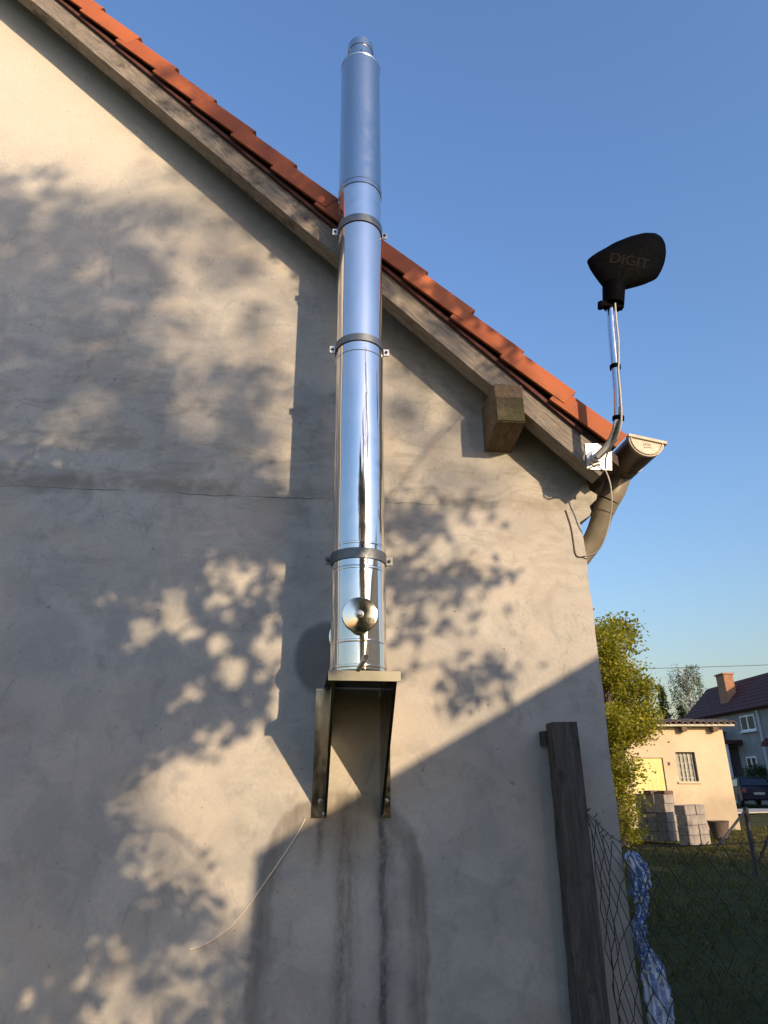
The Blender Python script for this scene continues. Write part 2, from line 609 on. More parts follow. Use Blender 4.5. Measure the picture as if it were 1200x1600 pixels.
house = thing('gabled_house', 'plastered house whose grey beige gable fills the picture under a red tiled roof', 'house', (CX, W, 0))
prof = [at(*p, W) for p in ((906, 816), (921, 806), (924, 799), (921, 791), (926, 786), (932, 780), (933, 773), (922, 766))]
edge = []
zz = 0.0 - 0.2
while zz < 2.86:
    edge.append(Vector((CX + random.uniform(-0.004, 0.004), W, zz)))
    zz += 0.13
poly = edge + [Vector((p.x, W, p.z)) for p in prof] + [Vector((1.49, W, roof_z(1.49) - 0.26))]
poly += [Vector((XR, W, roof_z(XR) - 0.26))]
xl = 2 * XR - CX
poly += [Vector((xl, W, roof_z(CX) - 0.26)), Vector((xl, W, -0.2))]
w = MB().prism(poly, (0, 0.38, 0))
w.build('gable_wall', M_PLASTER, house)
w = MB().box((CX - 0.38, W + 0.382, -0.2), (CX - 0.003, YB, 2.84))
w.build('side_wall', M_PLASTER, house)
w = MB().prism([Vector((p.x - 0.002, W + 0.383, p.z)) for p in prof] + [Vector((1.40, W + 0.383, 3.1)), Vector((1.40, W + 0.383, 2.845))], (0, YB - W - 0.4, 0))
w.build('cornice', M_PLASTER, house, smooth=30)
w = MB().box((xl, W + 0.382, -0.2), (xl + 0.38, YB, 2.84))
w.build('side_wall', M_PLASTER, house)

# roof slabs (boards under the tiles), both slopes
YT = 2.88                    # outer face of the verge tiles
roof = MB()
xe = 1.63
roof.prism([(xe - 0.04, 2.934, roof_z(xe - 0.04) - 0.16), (XR, 2.934, roof_z(XR) - 0.16), (XR, 2.934, roof_z(XR) - 0.22), (xe - 0.04, 2.934, roof_z(xe - 0.04) - 0.22)], (0, YB - 2.8, 0))
x2 = 2 * XR - xe
roof.prism([(XR - 0.001, 2.934, roof_z(XR) - 0.16), (x2, 2.934, roof_z(xe) - 0.16), (x2, 2.934, roof_z(xe) - 0.22), (XR - 0.001, 2.934, roof_z(XR) - 0.22)], (0, YB - 2.8, 0))
roof_o = roof.build('roof', M_SOFFIT, house)
roof2 = MB()
roof2.prism([(XR - 0.002, 2.90, roof_z(XR) - 0.03), (x2, 2.90, roof_z(xe) - 0.03), (x2, 2.90, roof_z(xe) - 0.15), (XR - 0.002, 2.90, roof_z(XR) - 0.15)], (0, YB - 2.8, 0))
roof2.build('tiled_slope', M_TILE, roof_o)
# thin red strip under the verge tiles
st = MB()
st.prism([(1.40, 2.91, roof_z(1.40) - 0.195), (XR, 2.91, roof_z(XR) - 0.195), (XR, 2.91, roof_z(XR) - 0.222), (1.40, 2.91, roof_z(1.40) - 0.222)], (0, 0.022, 0))
st.build('verge_batten', M_TILE_UNDER, roof_o)

# barge board: 10 cm thick weathered timber, front face at y = 2.985
bb = MB()
xb0 = 1.555
n_b = 26
top, bot = [], []
for i in range(n_b + 1):
    x = xb0 + (XR - xb0) * i / n_b
    jig = random.uniform(-0.004, 0.004)
    top.append(Vector((x, 2.93, roof_z(x) - 0.22)))
    bot.append(Vector((x, 2.93, roof_z(x) - 0.39 + jig)))
bot[0] = Vector((1.475, 2.93, roof_z(1.475) - 0.39))
for i in range(n_b):
    bb.prism([top[i], top[i + 1], bot[i + 1], bot[i]], (0, 0.10, 0))
bm_o = bb.build('barge_board', M_BARGE, house)
bm = bmesh.new()
bm.from_mesh(bm_o.data)
bmesh.ops.remove_doubles(bm, verts=bm.verts, dist=0.0005)
seen = {}
for f in list(bm.faces):
    k = tuple(sorted(v.index for v in f.verts))
    seen.setdefault(k, []).append(f)
bmesh.ops.delete(bm, geom=[f for fl in seen.values() if len(fl) > 1 for f in fl], context='FACES_ONLY')
bm.to_mesh(bm_o.data)
bm.free()
b2 = MB().prism([(XR - 0.002, 2.93, roof_z(XR) - 0.225), (x2, 2.93, roof_z(xe) - 0.225), (x2, 2.93, roof_z(xe) - 0.402), (XR - 0.002, 2.93, roof_z(XR) - 0.402)], (0, 0.10, 0))
b2.build('barge_board', M_BARGE, house)

# purlin end: upright face, lower half cut back to the wall
pl = [(2.89, 3.328), (2.89, 3.56), (3.2, 3.56), (3.2, 3.274)]
pu = MB().prism([(0.928, y, z) for y, z in pl], (0.156, 0, 0))
pu_o = pu.build('purlin', M_PURLIN, house, bevel=0.006)
pe = MB().box((0.932, 2.884, 3.333), (1.080, 2.889, 3.475))
pe.build('end_grain', M_PURLIN_END, pu_o)

# verge tiles, one object each; shared mesh
ang = atan2(-RS, 1)          # slope angle
GAUGE = 0.3598
TL = 0.43                    # tile length


def tile_mesh():
    """local: u down the slope (x), v across the roof (y, inwards), w up from the roof (z); origin at the top edge of the lower end"""
    t = 0.016
    b = MB()
    Wd = 0.30
    H = 0.112
    lift = 0.032
    # plate with a side flange, tapered so the upper end dips under the next tile
    def pt(u, v, ww):
        return (u, v, ww + lift * (u / TL))
    r = 0.014
    sec = [(0.0, -H), (0.0, -r), (r * 0.3, -r * 0.3), (r, 0.0), (Wd, 0.0), (Wd, -t), (r + t * 0.7, -t), (t, -r - t * 0.6), (t, -H)]
    n = len(sec)
    vs = [pt(0, v, ww) for v, ww in sec] + [pt(-TL, v, ww) for v, ww in sec]
    fs = [tuple(range(n)), tuple(range(2 * n - 1, n - 1, -1))]
    for i in range(n):
        j = (i + 1) % n
        fs.append((j, i, i + n, j + n))
    b.add(vs, fs)
    # thick front nib
    b.box((-0.03, r + t, -0.045), (-0.002, Wd - 0.01, -t))
    return b


proto = None
x_end = 1.643
d_x, d_z = GAUGE * cos(ang), GAUGE * sin(ang)
k = 0
tile_mat = Matrix(((cos(ang), 0, sin(ang)), (0, 1, 0), (-sin(ang), 0, cos(ang)))).to_4x4()
while True:
    xt = x_end - k * d_x
    if xt - d_x < XR + 0.05:
        break
    for col in range(3):
        if proto is None:
            tb = tile_mesh()
            proto = tb.build('roof_tile', M_TILE, None, smooth=35, local=True)
            o = proto
        else:
            o = proto.copy()
            COL.objects.link(o)
        o.parent = roof_o
        M = Matrix.Translation(Vector((xt, YT + col * 0.302, roof_z(xt)))) @ tile_mat
        M = M @ Matrix.Rotation(radians(random.uniform(-0.35, 0.35)), 4, 'Z') @ Matrix.Translation((random.uniform(-0.008, 0.008), random.uniform(-0.004, 0.004), random.uniform(-0.003, 0.003)))
        o.matrix_local = world_of(roof_o).inverted() @ M
    k += 1

# the rest of this slope, out of sight behind the verge
rest = MB()
rest.prism([(xe, YT + 0.92, roof_z(xe) - 0.01), (XR, YT + 0.92, roof_z(XR) - 0.01), (XR, YT + 0.92, roof_z(XR) - 0.12), (xe, YT + 0.92, roof_z(xe) - 0.12)], (0, YB - 3.6, 0))
rest.build('tiled_slope', M_TILE, roof_o)

# ------------------------------------------------------------------ gutter and downpipe
GC = Vector((1.754, 2.90, 3.278))
GR = 0.098
gut = thing('rain_gutter', 'brown grey half round gutter with beige end cap and curved downpipe at the eaves corner', 'gutter', GC)


def half_round(y0, y1, r, thick=0.004, seg=20, tilt=radians(10)):
    b = MB()
    vs, fs = [], []
    for y in (y0, y1):
        for rr in (r, r - thick):
            for i in range(seg + 1):
                a = pi + pi * i / seg - tilt
                vs.append((GC.x + rr * cos(a), y, GC.z + rr * sin(a)))
    n = seg + 1
    for i in range(seg):
        fs.append((i, i + 1, 2 * n + i + 1, 2 * n + i))
        fs.append((n + i + 1, n + i, 3 * n + i, 3 * n + i + 1))
        fs.append((i + 1, i, n + i, n + i + 1))
        fs.append((2 * n + i, 2 * n + i + 1, 3 * n + i + 1, 3 * n + i))
    fs.append((0, 2 * n, 3 * n, n))
    fs.append((n - 1, 2 * n - 1, 4 * n - 1, 3 * n - 1))
    return b.add(vs, fs)


half_round(2.925, 3.13, GR).build('gutter_channel', M_CHANNEL, gut, smooth=40)
half_round(3.118, YB, GR + 0.002).build('gutter_channel', M_CHANNEL, gut, smooth=40)
bead = MB()
tl = radians(10)
bx_, bz_ = GC.x + GR * cos(-tl), GC.z + GR * sin(-tl)
bead.tube([(bx_ + 0.006, 2.93, bz_), (bx_ + 0.006, YB, bz_)], 0.010, 10)
bead.build('rolled_bead', M_GUTTER, gut, smooth=50)
cap = MB()
capp = []
for i in range(25):
    a = pi + pi * i / 24 - tl
    capp.append((GC.x + (GR + 0.001) * cos(a), 2.908, GC.z + (GR + 0.001) * sin(a)))
cap.prism(capp, (0, 0.016, 0))
cap_o = cap.build('end_cap', M_GUTCAP, gut)
rim = MB()
rim.tube([(GC.x + (GR - 0.010) * cos(pi + pi * i / 24 - tl), 2.906, GC.z + (GR - 0.010) * sin(pi + pi * i / 24 - tl)) for i in range(25)], 0.005, 8)
rim.build('rim', M_GUTCAP, cap_o, smooth=50)
fl = MB()
c0 = Vector((GC.x - (GR + 0.006) * cos(tl), 2.898, GC.z + (GR + 0.006) * sin(tl)))
c1 = Vector((GC.x + (GR + 0.014) * cos(tl), 2.898, GC.z - (GR + 0.014) * sin(tl)))
upn = Vector((sin(tl), 0, cos(tl)))
fl.prism([c0 - upn * 0.006, c1 - upn * 0.006, c1 + upn * 0.012, c0 + upn * 0.012], (0, 0.034, 0))
fl.build('top_lip', M_GUTCAP, cap_o, bevel=0.003)
em = MB()
for i, (a, b, c_, d) in enumerate(((-0.022, -0.034, 0.006, 0.010), (-0.010, -0.031, 0.006, 0.010), (0.002, -0.034, 0.006, 0.010), (0.013, -0.032, 0.006, 0.008), (-0.024, -0.047, 0.044, 0.003))):
    em.box((GC.x + a, 2.9055, GC.z + b), (GC.x + a + c_, 2.9082, GC.z + b + d))
em.build('stamp', M_GUTMARK, cap_o)
# outlet funnel and curved pipe
dp = [(1.742, 3.25, 3.21), tuple(at(958, 769, 3.26)), tuple(at(951, 782, 3.28)), tuple(at(944, 797, 3.31)), tuple(at(938, 814, 3.345)), tuple(at(932, 832, 3.375)), tuple(at(923, 850, 3.41)), tuple(at(910, 867, 3.44))]
dp += [(1.512, 3.46, dp[-1][2] - 0.07), (1.508, 3.465, dp[-1][2] - 0.2), (1.508, 3.465, 0.1)]
MB().tube(dp[:3], [0.072, 0.066, 0.062], 24).build('outlet', M_GUTTER, gut, smooth=50)
sm = []
P = [Vector(p) for p in dp[2:]]
for i in range(len(P) - 1):
    p0, p1, p2, p3 = P[max(i - 1, 0)], P[i], P[i + 1], P[min(i + 2, len(P) - 1)]
    for s in range(4):
        t = s / 4
        sm.append(0.5 * ((2 * p1) + (p2 - p0) * t + (2 * p0 - 5 * p1 + 4 * p2 - p3) * t * t + (3 * p1 - p0 - 3 * p2 + p3) * t ** 3))
sm.append(P[-1])
MB().tube(sm, 0.058, 24).build('downpipe', M_GUTTER, gut, smooth=50)
MB().tube(sm[0:5], 0.0615, 24).build('pipe_collar', M_GUTTER, gut, smooth=50)

# ------------------------------------------------------------------ steel flue
XA, YA, R = 0.2117, 2.79, 0.1195
LEAN = -0.0111
FB = 2.03
flue = thing('flue_pipe', 'tall shiny stainless steel chimney flue clamped upright to the gable wall', 'chimney flue', (XA + 0.0015, YA, FB), None, (0, LEAN, 0))


def zl(z):
    return z - FB


KF = 2.75 / 2.79
flue.location = EYE + (Vector(flue.location) - EYE) * KF
flue.scale = (KF, KF, KF)
WL = (W - YA * KF) / KF      # wall distance behind the axis, in the flue's own measure


def band(name, z0, z1, r0, mat, parent=flue, prof=None, seg=96):
    b = MB().lathe(prof or [(r0, zl(z0)), (r0, zl(z1))], seg=seg)
    return b.build(name, mat, parent, smooth=40, local=True)


def seam(z, r):
    return [(r, zl(z - 0.006)), (r + 0.0022, zl(z - 0.004)), (r + 0.0026, zl(z)), (r + 0.0022, zl(z + 0.004)), (r, zl(z + 0.006))]


def section(name, z0, z1, mat, grooves=(), r=R):
    pr = [(r * 0.97, zl(z0)), (r, zl(z0 + 0.001))]
    for zg in grooves:
        pr += seam(zg, r)
    pr += [(r, zl(z1 - 0.001)), (r * 0.97, zl(z1))]
    return band(name, z0, z1, r, mat, prof=pr)


base = section('base_section', 2.005, 2.118, M_MIRROR, (2.022,), R + 0.0015)
section('tee_section', 2.118, 2.448, M_MIRROR, (2.125, 2.44))
section('pipe_section', 2.448, 3.555, M_MIRROR, (2.553,))
section('pipe_section', 3.555, 4.68, M_MIRROR, (3.562,))
section('pipe_section', 4.68, 5.775, M_BRUSH, (4.686, 4.722), R + 0.002)
cone = MB().lathe([(R + 0.003, zl(5.765)), (R + 0.006, zl(5.772)), (R + 0.006, zl(5.782)), (R - 0.004, zl(5.80)), (0.086, zl(5.85)), (0.079, zl(5.858)),
                   (0.079, zl(5.925)), (0.083, zl(5.928)), (0.083, zl(5.99)), (0.078, zl(5.993)), (0.074, zl(5.985)), (0.070, zl(5.86))], seg=72)
cone_o = cone.build('top_cone', M_BRUSH, flue, smooth=35, local=True)
rv = MB().lathe([(0.006, 0), (0.006, 0.006), (0.003, 0.009)], Matrix.Translation((-0.004, -R - 0.004 + 0.012, zl(5.80))) @ Matrix.Rotation(radians(90), 4, 'X'), 12)
rv.build('rivet', M_DARKHOLE, cone_o, local=True)


def clamp(z, mat_ear, h=0.032, lug=True):
    c = MB().lathe([(R + 0.0015, zl(z - h / 2)), (R + 0.006, zl(z - h / 2)), (R + 0.006, zl(z + h / 2)), (R + 0.0015, zl(z + h / 2))], seg=96, caps=False)
    co = c.build('clamp', M_CLAMP, flue, smooth=30, local=True)
    for s in (-1, 1):
        e = MB().box((s * (R + 0.017) - 0.0165, -0.004, zl(z) - 0.020), (s * (R + 0.017) + 0.0165, 0.0, zl(z) + 0.020))
        e.build('ear', mat_ear, co, local=True, bevel=0.0012)
        e = MB().box((s * (R + 0.017) - 0.0165, 0.0015, zl(z) - 0.020), (s * (R + 0.017) + 0.0165, 0.0055, zl(z) + 0.020))
        e.build('ear', mat_ear, co, local=True, bevel=0.0012)
        bt = MB().lathe([(0.0075, 0), (0.0075, 0.007), (0.005, 0.009)], Matrix.Translation((s * (R + 0.019), -0.004, zl(z))) @ Matrix.Rotation(radians(90), 4, 'X'), 6)
        bt.build('bolt', M_IRON, co, local=True)
        if lug:
            stt = MB().box((s * 0.075 - 0.012, R * 0.80, zl(z) - 0.012), (s * 0.075 + 0.012, WL - 0.004, zl(z) + 0.012))
            stt.build('wall_strut', M_CLAMP, co, local=True)
    return co


clamp(4.42, M_GALV, 0.048, False)
clamp(3.632, M_GALV, 0.040)
clamp(2.502, M_CLAMP, 0.046)

# cleanout cover, facing the viewer
ccz = 2.222
Mc = Matrix.Translation((-0.006, -R + 0.012, zl(ccz))) @ Matrix.Rotation(radians(90), 4, 'X')
col_ = MB().lathe([(0.066, -0.02), (0.066, 0.030), (0.0745, 0.031), (0.0745, 0.041), (0.072, 0.044), (0.069, 0.0445), (0.030, 0.0490), (0.016, 0.0500)], Mc, 72)
cov = col_.build('cleanout_cover', M_CAPM, flue, smooth=25, local=True)
kn = MB().lathe([(0.016, 0.052), (0.016, 0.056), (0.010, 0.058), (0.010, 0.066), (0.006, 0.069)], Mc, 20)
kn.build('knob', M_BOLT, cov, smooth=30, local=True)
wb = MB().box((-0.003, -0.001, 0.0), (0.003, 0.001, 0.001))
# drain spout
q0 = at(560, 1046, 2.625)
q1 = at(566, 1036, 2.605)
q2 = at(572, 1026, 2.565)
sp = MB().tube([q0, q1, q2], 0.010, 16)
sp_o = sp.build('drain_spout', M_MIRROR, flue, smooth=50)
dirn = (q2 - q1).normalized()
MB().tube([q2 - dirn * 0.002, q2 + dirn * 0.0030], 0.0092, 16).build('bore', M_DARKHOLE, sp_o)  # solid dark disc standing for the shade inside the spout's open end
# inlet stub running back into the wall
Mi = Matrix.Translation((0, R * 0.6, zl(2.24))) @ Matrix.Rotation(radians(-90), 4, 'X')
yl = WL - R * 0.6
stub = MB().lathe([(0.098, 0), (0.098, yl - 0.05), (0.101, yl - 0.045), (0.101, yl - 0.02), (0.112, yl - 0.018), (0.112, yl - 0.002)], Mi, 64)
stub.build('inlet_stub', M_MIRROR, flue, smooth=30, local=True)

# ------------------------------------------------------------------ bracket under the flue
brk = thing('wall_bracket', 'dark folded steel wall bracket with two triangular cheeks carrying the flue', 'bracket', (0.23, W, 1.43))
YF = 2.628
zs = 1.993
sh = MB().box((0.082, YF, zs - 0.003), (0.371, W - 0.004, zs + 0.0))
sh.build('shelf', M_BRACKET, brk)
lip = MB().box((0.082, YF - 0.003, zs - 0.040), (0.371, YF - 0.0002, zs + 0.001))
lip.build('front_lip', M_LIP, brk, bevel=0.001)
for x, s in ((0.111, -1), (0.346, 1)):
    ch = MB().prism([(x, YF + 0.006, zs - 0.004), (x, YF + 0.006, zs - 0.03), (x, W - 0.03, 1.445), (x, W - 0.004, 1.437), (x, W - 0.004, zs - 0.004)], (0.003 * s, 0, 0))
    ch.build('cheek', M_BRACKET, brk)
    wd = 0.066 if s < 0 else 0.047
    xa, xb = sorted((x + 0.0035 * s, x + s * wd))
    fl = MB().box((xa, W - 0.006, 1.437), (xb, W - 0.0025, 1.985 if s < 0 else 1.955))
    fo = fl.build('wall_flange', M_BRACKET, brk)
    # inner folded edge along the sloping side
    fe = MB().prism([(x, YF + 0.007, zs - 0.031), (x, W - 0.031, 1.4455), (x, W - 0.031, 1.4485), (x, YF + 0.007, zs - 0.028)], (-0.012 * s * -1, 0, 0))
    fe.build('folded_edge', M_BRACKET, brk)
    for zb in (1.505, 1.452):
        bo = MB().lathe([(0.010, 0), (0.010, 0.003), (0.0075, 0.003), (0.0075, 0.010), (0.004, 0.012)], Matrix.Translation((x + s * (0.03 if zb > 1.48 else 0.010), W - 0.006, zb)) @ Matrix.Rotation(radians(90), 4, 'X'), 6)
        bo.build('bolt', M_BOLT, fo)

# ------------------------------------------------------------------ line of reflected light below the bracket, built as a pale tube
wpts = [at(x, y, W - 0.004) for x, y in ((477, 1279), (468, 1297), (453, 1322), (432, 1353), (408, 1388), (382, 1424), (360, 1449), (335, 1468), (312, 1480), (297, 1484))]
o = MB().tube(wpts, 0.0034, 6).build('light_line', simple('light_line_pale', (0.78, 0.70, 0.58), 0.6, 0, 0.1), smooth=60)
tag(o, 'thin pale line of reflected light, built as a tube, curving down the wall from the left foot of the bracket', 'light line')

# ------------------------------------------------------------------ antenna on a bent mast
ant = thing('tv_antenna', 'black rounded television antenna on a bent zinc mast screwed to the barge board', 'antenna', (1.47, 2.925, 3.16))
pc = [at(*p, 2.927) for p in ((914, 694), (955, 693), (955.5, 735), (917, 733))]
pt_ = MB().prism(pc, (0, -0.004, 0))
pl_o = pt_.build('wall_plate', M_GALV, ant)
for fx, fy in ((0.12, 0.12), (0.88, 0.12), (0.88, 0.88), (0.12, 0.88)):
    p = pc[0].lerp(pc[1], fx).lerp(pc[3].lerp(pc[2], fx), fy)
    MB().lathe([(0.006, 0), (0.006, 0.003), (0.004, 0.004)], Matrix.Translation((p.x, p.y - 0.004, p.z)) @ Matrix.Rotation(radians(90), 4, 'X'), 8).build('screw', M_BOLT, pl_o)
m0 = at(929, 717, 2.925)
mast_pts = [m0, at(938, 709, 2.875), at(948, 699, 2.815), at(957, 687, 2.755), at(963, 672, 2.710), at(966, 655, 2.690), at(966, 635, 2.680), at(964, 600, 2.675), at(960, 560, 2.675), at(956, 515, 2.675), at(953, 460, 2.675)]
MB().tube(mast_pts, 0.0215, 20).build('mast', M_MAST, ant, smooth=50)
wel = MB().lathe([(0.048, 0), (0.046, 0.006), (0.030, 0.010), (0.027, 0.03)], Matrix.Translation((m0.x, 2.922, m0.z)) @ Matrix.Rotation(radians(90), 4, 'X'), 28)
wel.build('weld_collar', M_GALV, pl_o, smooth=40)
cb = [at(961, 474, 2.645), at(963, 500, 2.645), at(966.5, 530, 2.645), at(967, 560, 2.650), at(966, 580, 2.650), at(969, 610, 2.650), at(971, 640, 2.655), at(971, 660, 2.665), at(967, 676, 2.685), at(958, 694, 2.745), at(950, 706, 2.805), at(946, 717, 2.875), at(946, 733, 2.911)]
MB().tube(cb, 0.0052, 8).build('antenna_cable', M_CABLE_W, ant, smooth=60)
for a, b, rr in ((mast_pts[5], mast_pts[6], 0.0255), (mast_pts[8] , mast_pts[9], 0.0245)):
    d = (b - a).normalized()
    c_ = a.lerp(b, 0.05) if rr > 0.025 else a.lerp(b, -0.30)
    MB().tube([c_ - d * 0.010, c_ + d * 0.010], rr + 0.003, 18).build('cable_tie', M_BLACK, ant, smooth=40)
# head: a pillow shaped pod
out_px = [(916.8, 409), (922, 404), (932, 397), (945, 390), (960, 381), (985, 371), (1007, 365.5), (1024, 366), (1033, 372), (1038, 382), (1039.3, 396), (1037, 411), (1032, 424), (1025, 436), (1005, 445), (975, 453), (963, 455), (943, 449), (938, 443), (929, 431), (921, 419)]
out = [at(*p, 2.675) for p in out_px]
cen = sum(out, Vector()) / len(out)
# resample the outline finely, keeping the corners a little round
dense = []
n = len(out)
for i in range(n):
    for s in range(4):
        dense.append(out[i].lerp(out[(i + 1) % n], s / 4))
for _ in range(1):
    dense = [(dense[i - 1] + dense[i] * 2 + dense[(i + 1) % len(dense)]) / 4 for i in range(len(dense))]
rings = []
prof_ = [(-0.050, 0.10), (-0.048, 0.35), (-0.042, 0.62), (-0.030, 0.83), (-0.014, 0.96), (-0.004, 0.99), (0.004, 0.99), (0.016, 0.95), (0.030, 0.78), (0.037, 0.5), (0.040, 0.12)]
head = MB()
vs, fs = [], []
nd = len(dense)
for dy, s in prof_:
    for p in dense:
        q = cen + (p - cen) * s
        vs.append((q.x, q.y + dy, q.z))
for i in range(len(prof_) - 1):
    for k_ in range(nd):
        k2 = (k_ + 1) % nd
        fs.append((i * nd + k2, i * nd + k_, (i + 1) * nd + k_, (i + 1) * nd + k2))
fs.append(tuple(range(nd)))
fs.append(tuple(reversed(range((len(prof_) - 1) * nd, len(prof_) * nd))))
head.add(vs, fs)
head_o = head.build('antenna_head', M_BLACK, ant, smooth=50)
rimb = MB().tube([(p.x, p.y - 0.005, p.z) for p in [cen + (q - cen) * 0.985 for q in dense]] + [(dense[0].x * 0.985 + cen.x * 0.015, dense[0].y - 0.005, dense[0].z * 0.985 + cen.z * 0.015)], 0.006, 6)
rimb.build('seam_rim', M_BLACK, head_o, smooth=60)


def text_part(txt, p_left, p_right, height, mat, parent, shear=0.3, xs=1.0):
    cu = bpy.data.curves.new('lettering', 'FONT')
    cu.body = txt
    cu.size = 1.0
    cu.extrude = 0.0
    cu.offset = 0.02
    cu.shear = shear
    cu.align_x = 'LEFT'
    tmp = bpy.data.objects.new('lettering', cu)
    COL.objects.link(tmp)
    dg = bpy.context.evaluated_depsgraph_get()
    me = bpy.data.meshes.new_from_object(tmp.evaluated_get(dg))
    bpy.data.objects.remove(tmp)
    co = np.array([v.co[:] for v in me.vertices])
    x0, x1 = co[:, 0].min(), co[:, 0].max()
    y0, y1 = co[:, 1].min(), co[:, 1].max()
    ux = (p_right - p_left)
    tris = [tuple(p.vertices) for p in me.polygons]
    pts = []
    for x, y, _ in co:
        fx = (x - x0) / (x1 - x0)
        q = p_left + ux * fx + Vector((0, 0, 1)) * height * (y - y0) / (y1 - y0)
        # sit on the bulge: nearest depth of the pod along y
        rel = q - cen
        best = 0
        a_ = atan2(rel.z, rel.x)
        rad = max((p - cen).length for p in dense if abs(atan2((p - cen).z, (p - cen).x) - a_) < 0.12) if any(abs(atan2((p - cen).z, (p - cen).x) - a_) < 0.12 for p in dense) else 0.25
        s = Vector((rel.x, 0, rel.z)).length / rad
        dyv = np.interp(s, [0.10, 0.35, 0.62, 0.83, 0.955], [-0.050, -0.048, -0.042, -0.030, -0.014])
        pts.append((q.x, cen.y + dyv - 0.0015, q.z))
    b = MB().add(pts, tris)
    return b.build('lettering', mat, parent)


pa = at(955, 405, 2.605)
pb = at(1022, 417, 2.605)
text_part('DIGIT', pa, pb, 0.075, M_PRINT, head_o, 0.35)
pa = at(993, 390, 2.605)
pb = at(1014, 394, 2.605)
mk = MB()
for f0, f1 in ((0.0, 0.22), (0.28, 0.50), (0.57, 0.72), (0.80, 1.0)):
    l_, r_ = pa.lerp(pb, f0), pa.lerp(pb, f1)
    yb_ = 2.675 - 0.0335
    mk.prism([(l_.x, yb_, l_.z), (r_.x, yb_, r_.z), (r_.x + 0.004, yb_, r_.z + 0.014), (l_.x + 0.004, yb_, l_.z + 0.014)], (0, 0.008, 0))
mk.build('worn_print', M_PRINT, head_o)
nk0, nk1 = at(959, 447, 2.675), at(958.5, 478, 2.675)
MB().tube([nk0, nk0.lerp(nk1, 0.5), nk1], [0.060, 0.058, 0.055], 28).build('socket', M_BLACK, ant, smooth=40)
cl = MB().box((at(936, 474, 2.665).x, 2.650, at(936, 480, 2.665).z), (at(972, 474, 2.665).x, 2.680, at(936, 472, 2.665).z))
cl_o = cl.build('mast_clamp', M_BLACK, ant, bevel=0.003)
wn_ = MB().tube([at(938, 473, 2.665), at(938, 482, 2.665)], 0.014, 10)
wn_.build('wing_nut', M_BLACK, cl_o, smooth=40)

# lead from the antenna to the wall
cb2 = [at(946, 735, 2.915), at(951, 747, 2.915), at(954.5, 762, 2.925), at(956, 783, 2.945), at(953.5, 808, 2.99), at(947, 835, 3.03), at(937, 857, 3.08), at(926, 866, 3.11), at(914, 869, 3.138), at(908, 870, 3.145), at(902, 869, 3.145), at(898.5, 862, 3.145), at(896, 845, 3.145), at(892, 822, 3.145), at(884, 797, 3.145)]
P = cb2
sm2 = []
for i in range(len(P) - 1):
    p0, p1, p2, p3 = P[max(i - 1, 0)], P[i], P[i + 1], P[min(i + 2, len(P) - 1)]
    for s in range(4):
        t = s / 4
        sm2.append(0.5 * ((2 * p1) + (p2 - p0) * t + (2 * p0 - 5 * p1 + 4 * p2 - p3) * t * t + (3 * p1 - p0 - 3 * p2 + p3) * t ** 3))
sm2.append(P[-1])
lead = thing('aerial_cable', 'thin cable hanging from the antenna plate past the downpipe and looping up the wall', 'cable', sm2[-1])
MB().tube(sm2[:33], 0.0038, 8).build('pale_length', M_CABLE_W, lead, smooth=60)
MB().tube(sm2[32:], 0.0034, 8).build('brown_length', M_CABLE_B, lead, smooth=60)

# ------------------------------------------------------------------ fence post beside the wall
post = thing('fence_post', 'rough grey wooden fence post standing against the house wall', 'post', (1.18, 3.04, 0))
YP = 3.00
a, b_, c_, d_ = at(862, 1128, YP), at(902, 1126, YP), at(955, 1600, YP), at(905, 1600, YP)


def down(p, q, z):
    t = (z - p.z) / (q.z - p.z)
    return p.lerp(q, t)


pm = MB()
nseg = 22
vs, fs = [], []
for i in range(nseg + 1):
    z = a.z + (-0.2 - a.z) * i / nseg
    l_, r_ = down(a, d_, z), down(b_, c_, z)
    j = lambda s=0.0025: random.uniform(-s, s)
    zt = [z, z + 0.004, z - 0.006, z - 0.002] if i == 0 else [z] * 4
    vs += [(l_.x + j(), YP + j(), zt[0]), (r_.x + j(), YP + j(), zt[1]), (r_.x + j(), YP + 0.085 + j(), zt[2]), (l_.x + j(), YP + 0.085 + j(), zt[3])]
for i in range(nseg):
    for k_ in range(4):
        k2 = (k_ + 1) % 4
        fs.append((i * 4 + k2, i * 4 + k_, (i + 1) * 4 + k_, (i + 1) * 4 + k2))
fs.append((0, 1, 2, 3))
pm.add(vs, fs)
pm.build('timber', M_POST, post, bevel=0.004)
hk = MB()
p0, p1 = at(845, 1143, 3.12), at(861, 1166, 3.12)
hk.box((p0.x, 3.075, p1.z), (p1.x + 0.03, 3.083, p0.z))
hk.box((p0.x, 3.083, p1.z), (p0.x + 0.006, 3.146, p0.z))
hk_o = hk.build('iron_strap', M_IRON, post, bevel=0.001)
MB().lathe([(0.011, 0), (0.011, 0.008), (0.006, 0.011)], Matrix.Translation((p0.x + 0.03, 3.075, (p0.z + p1.z) / 2)) @ Matrix.Rotation(radians(90), 4, 'X'), 6).build('bolt', M_IRON, hk_o)

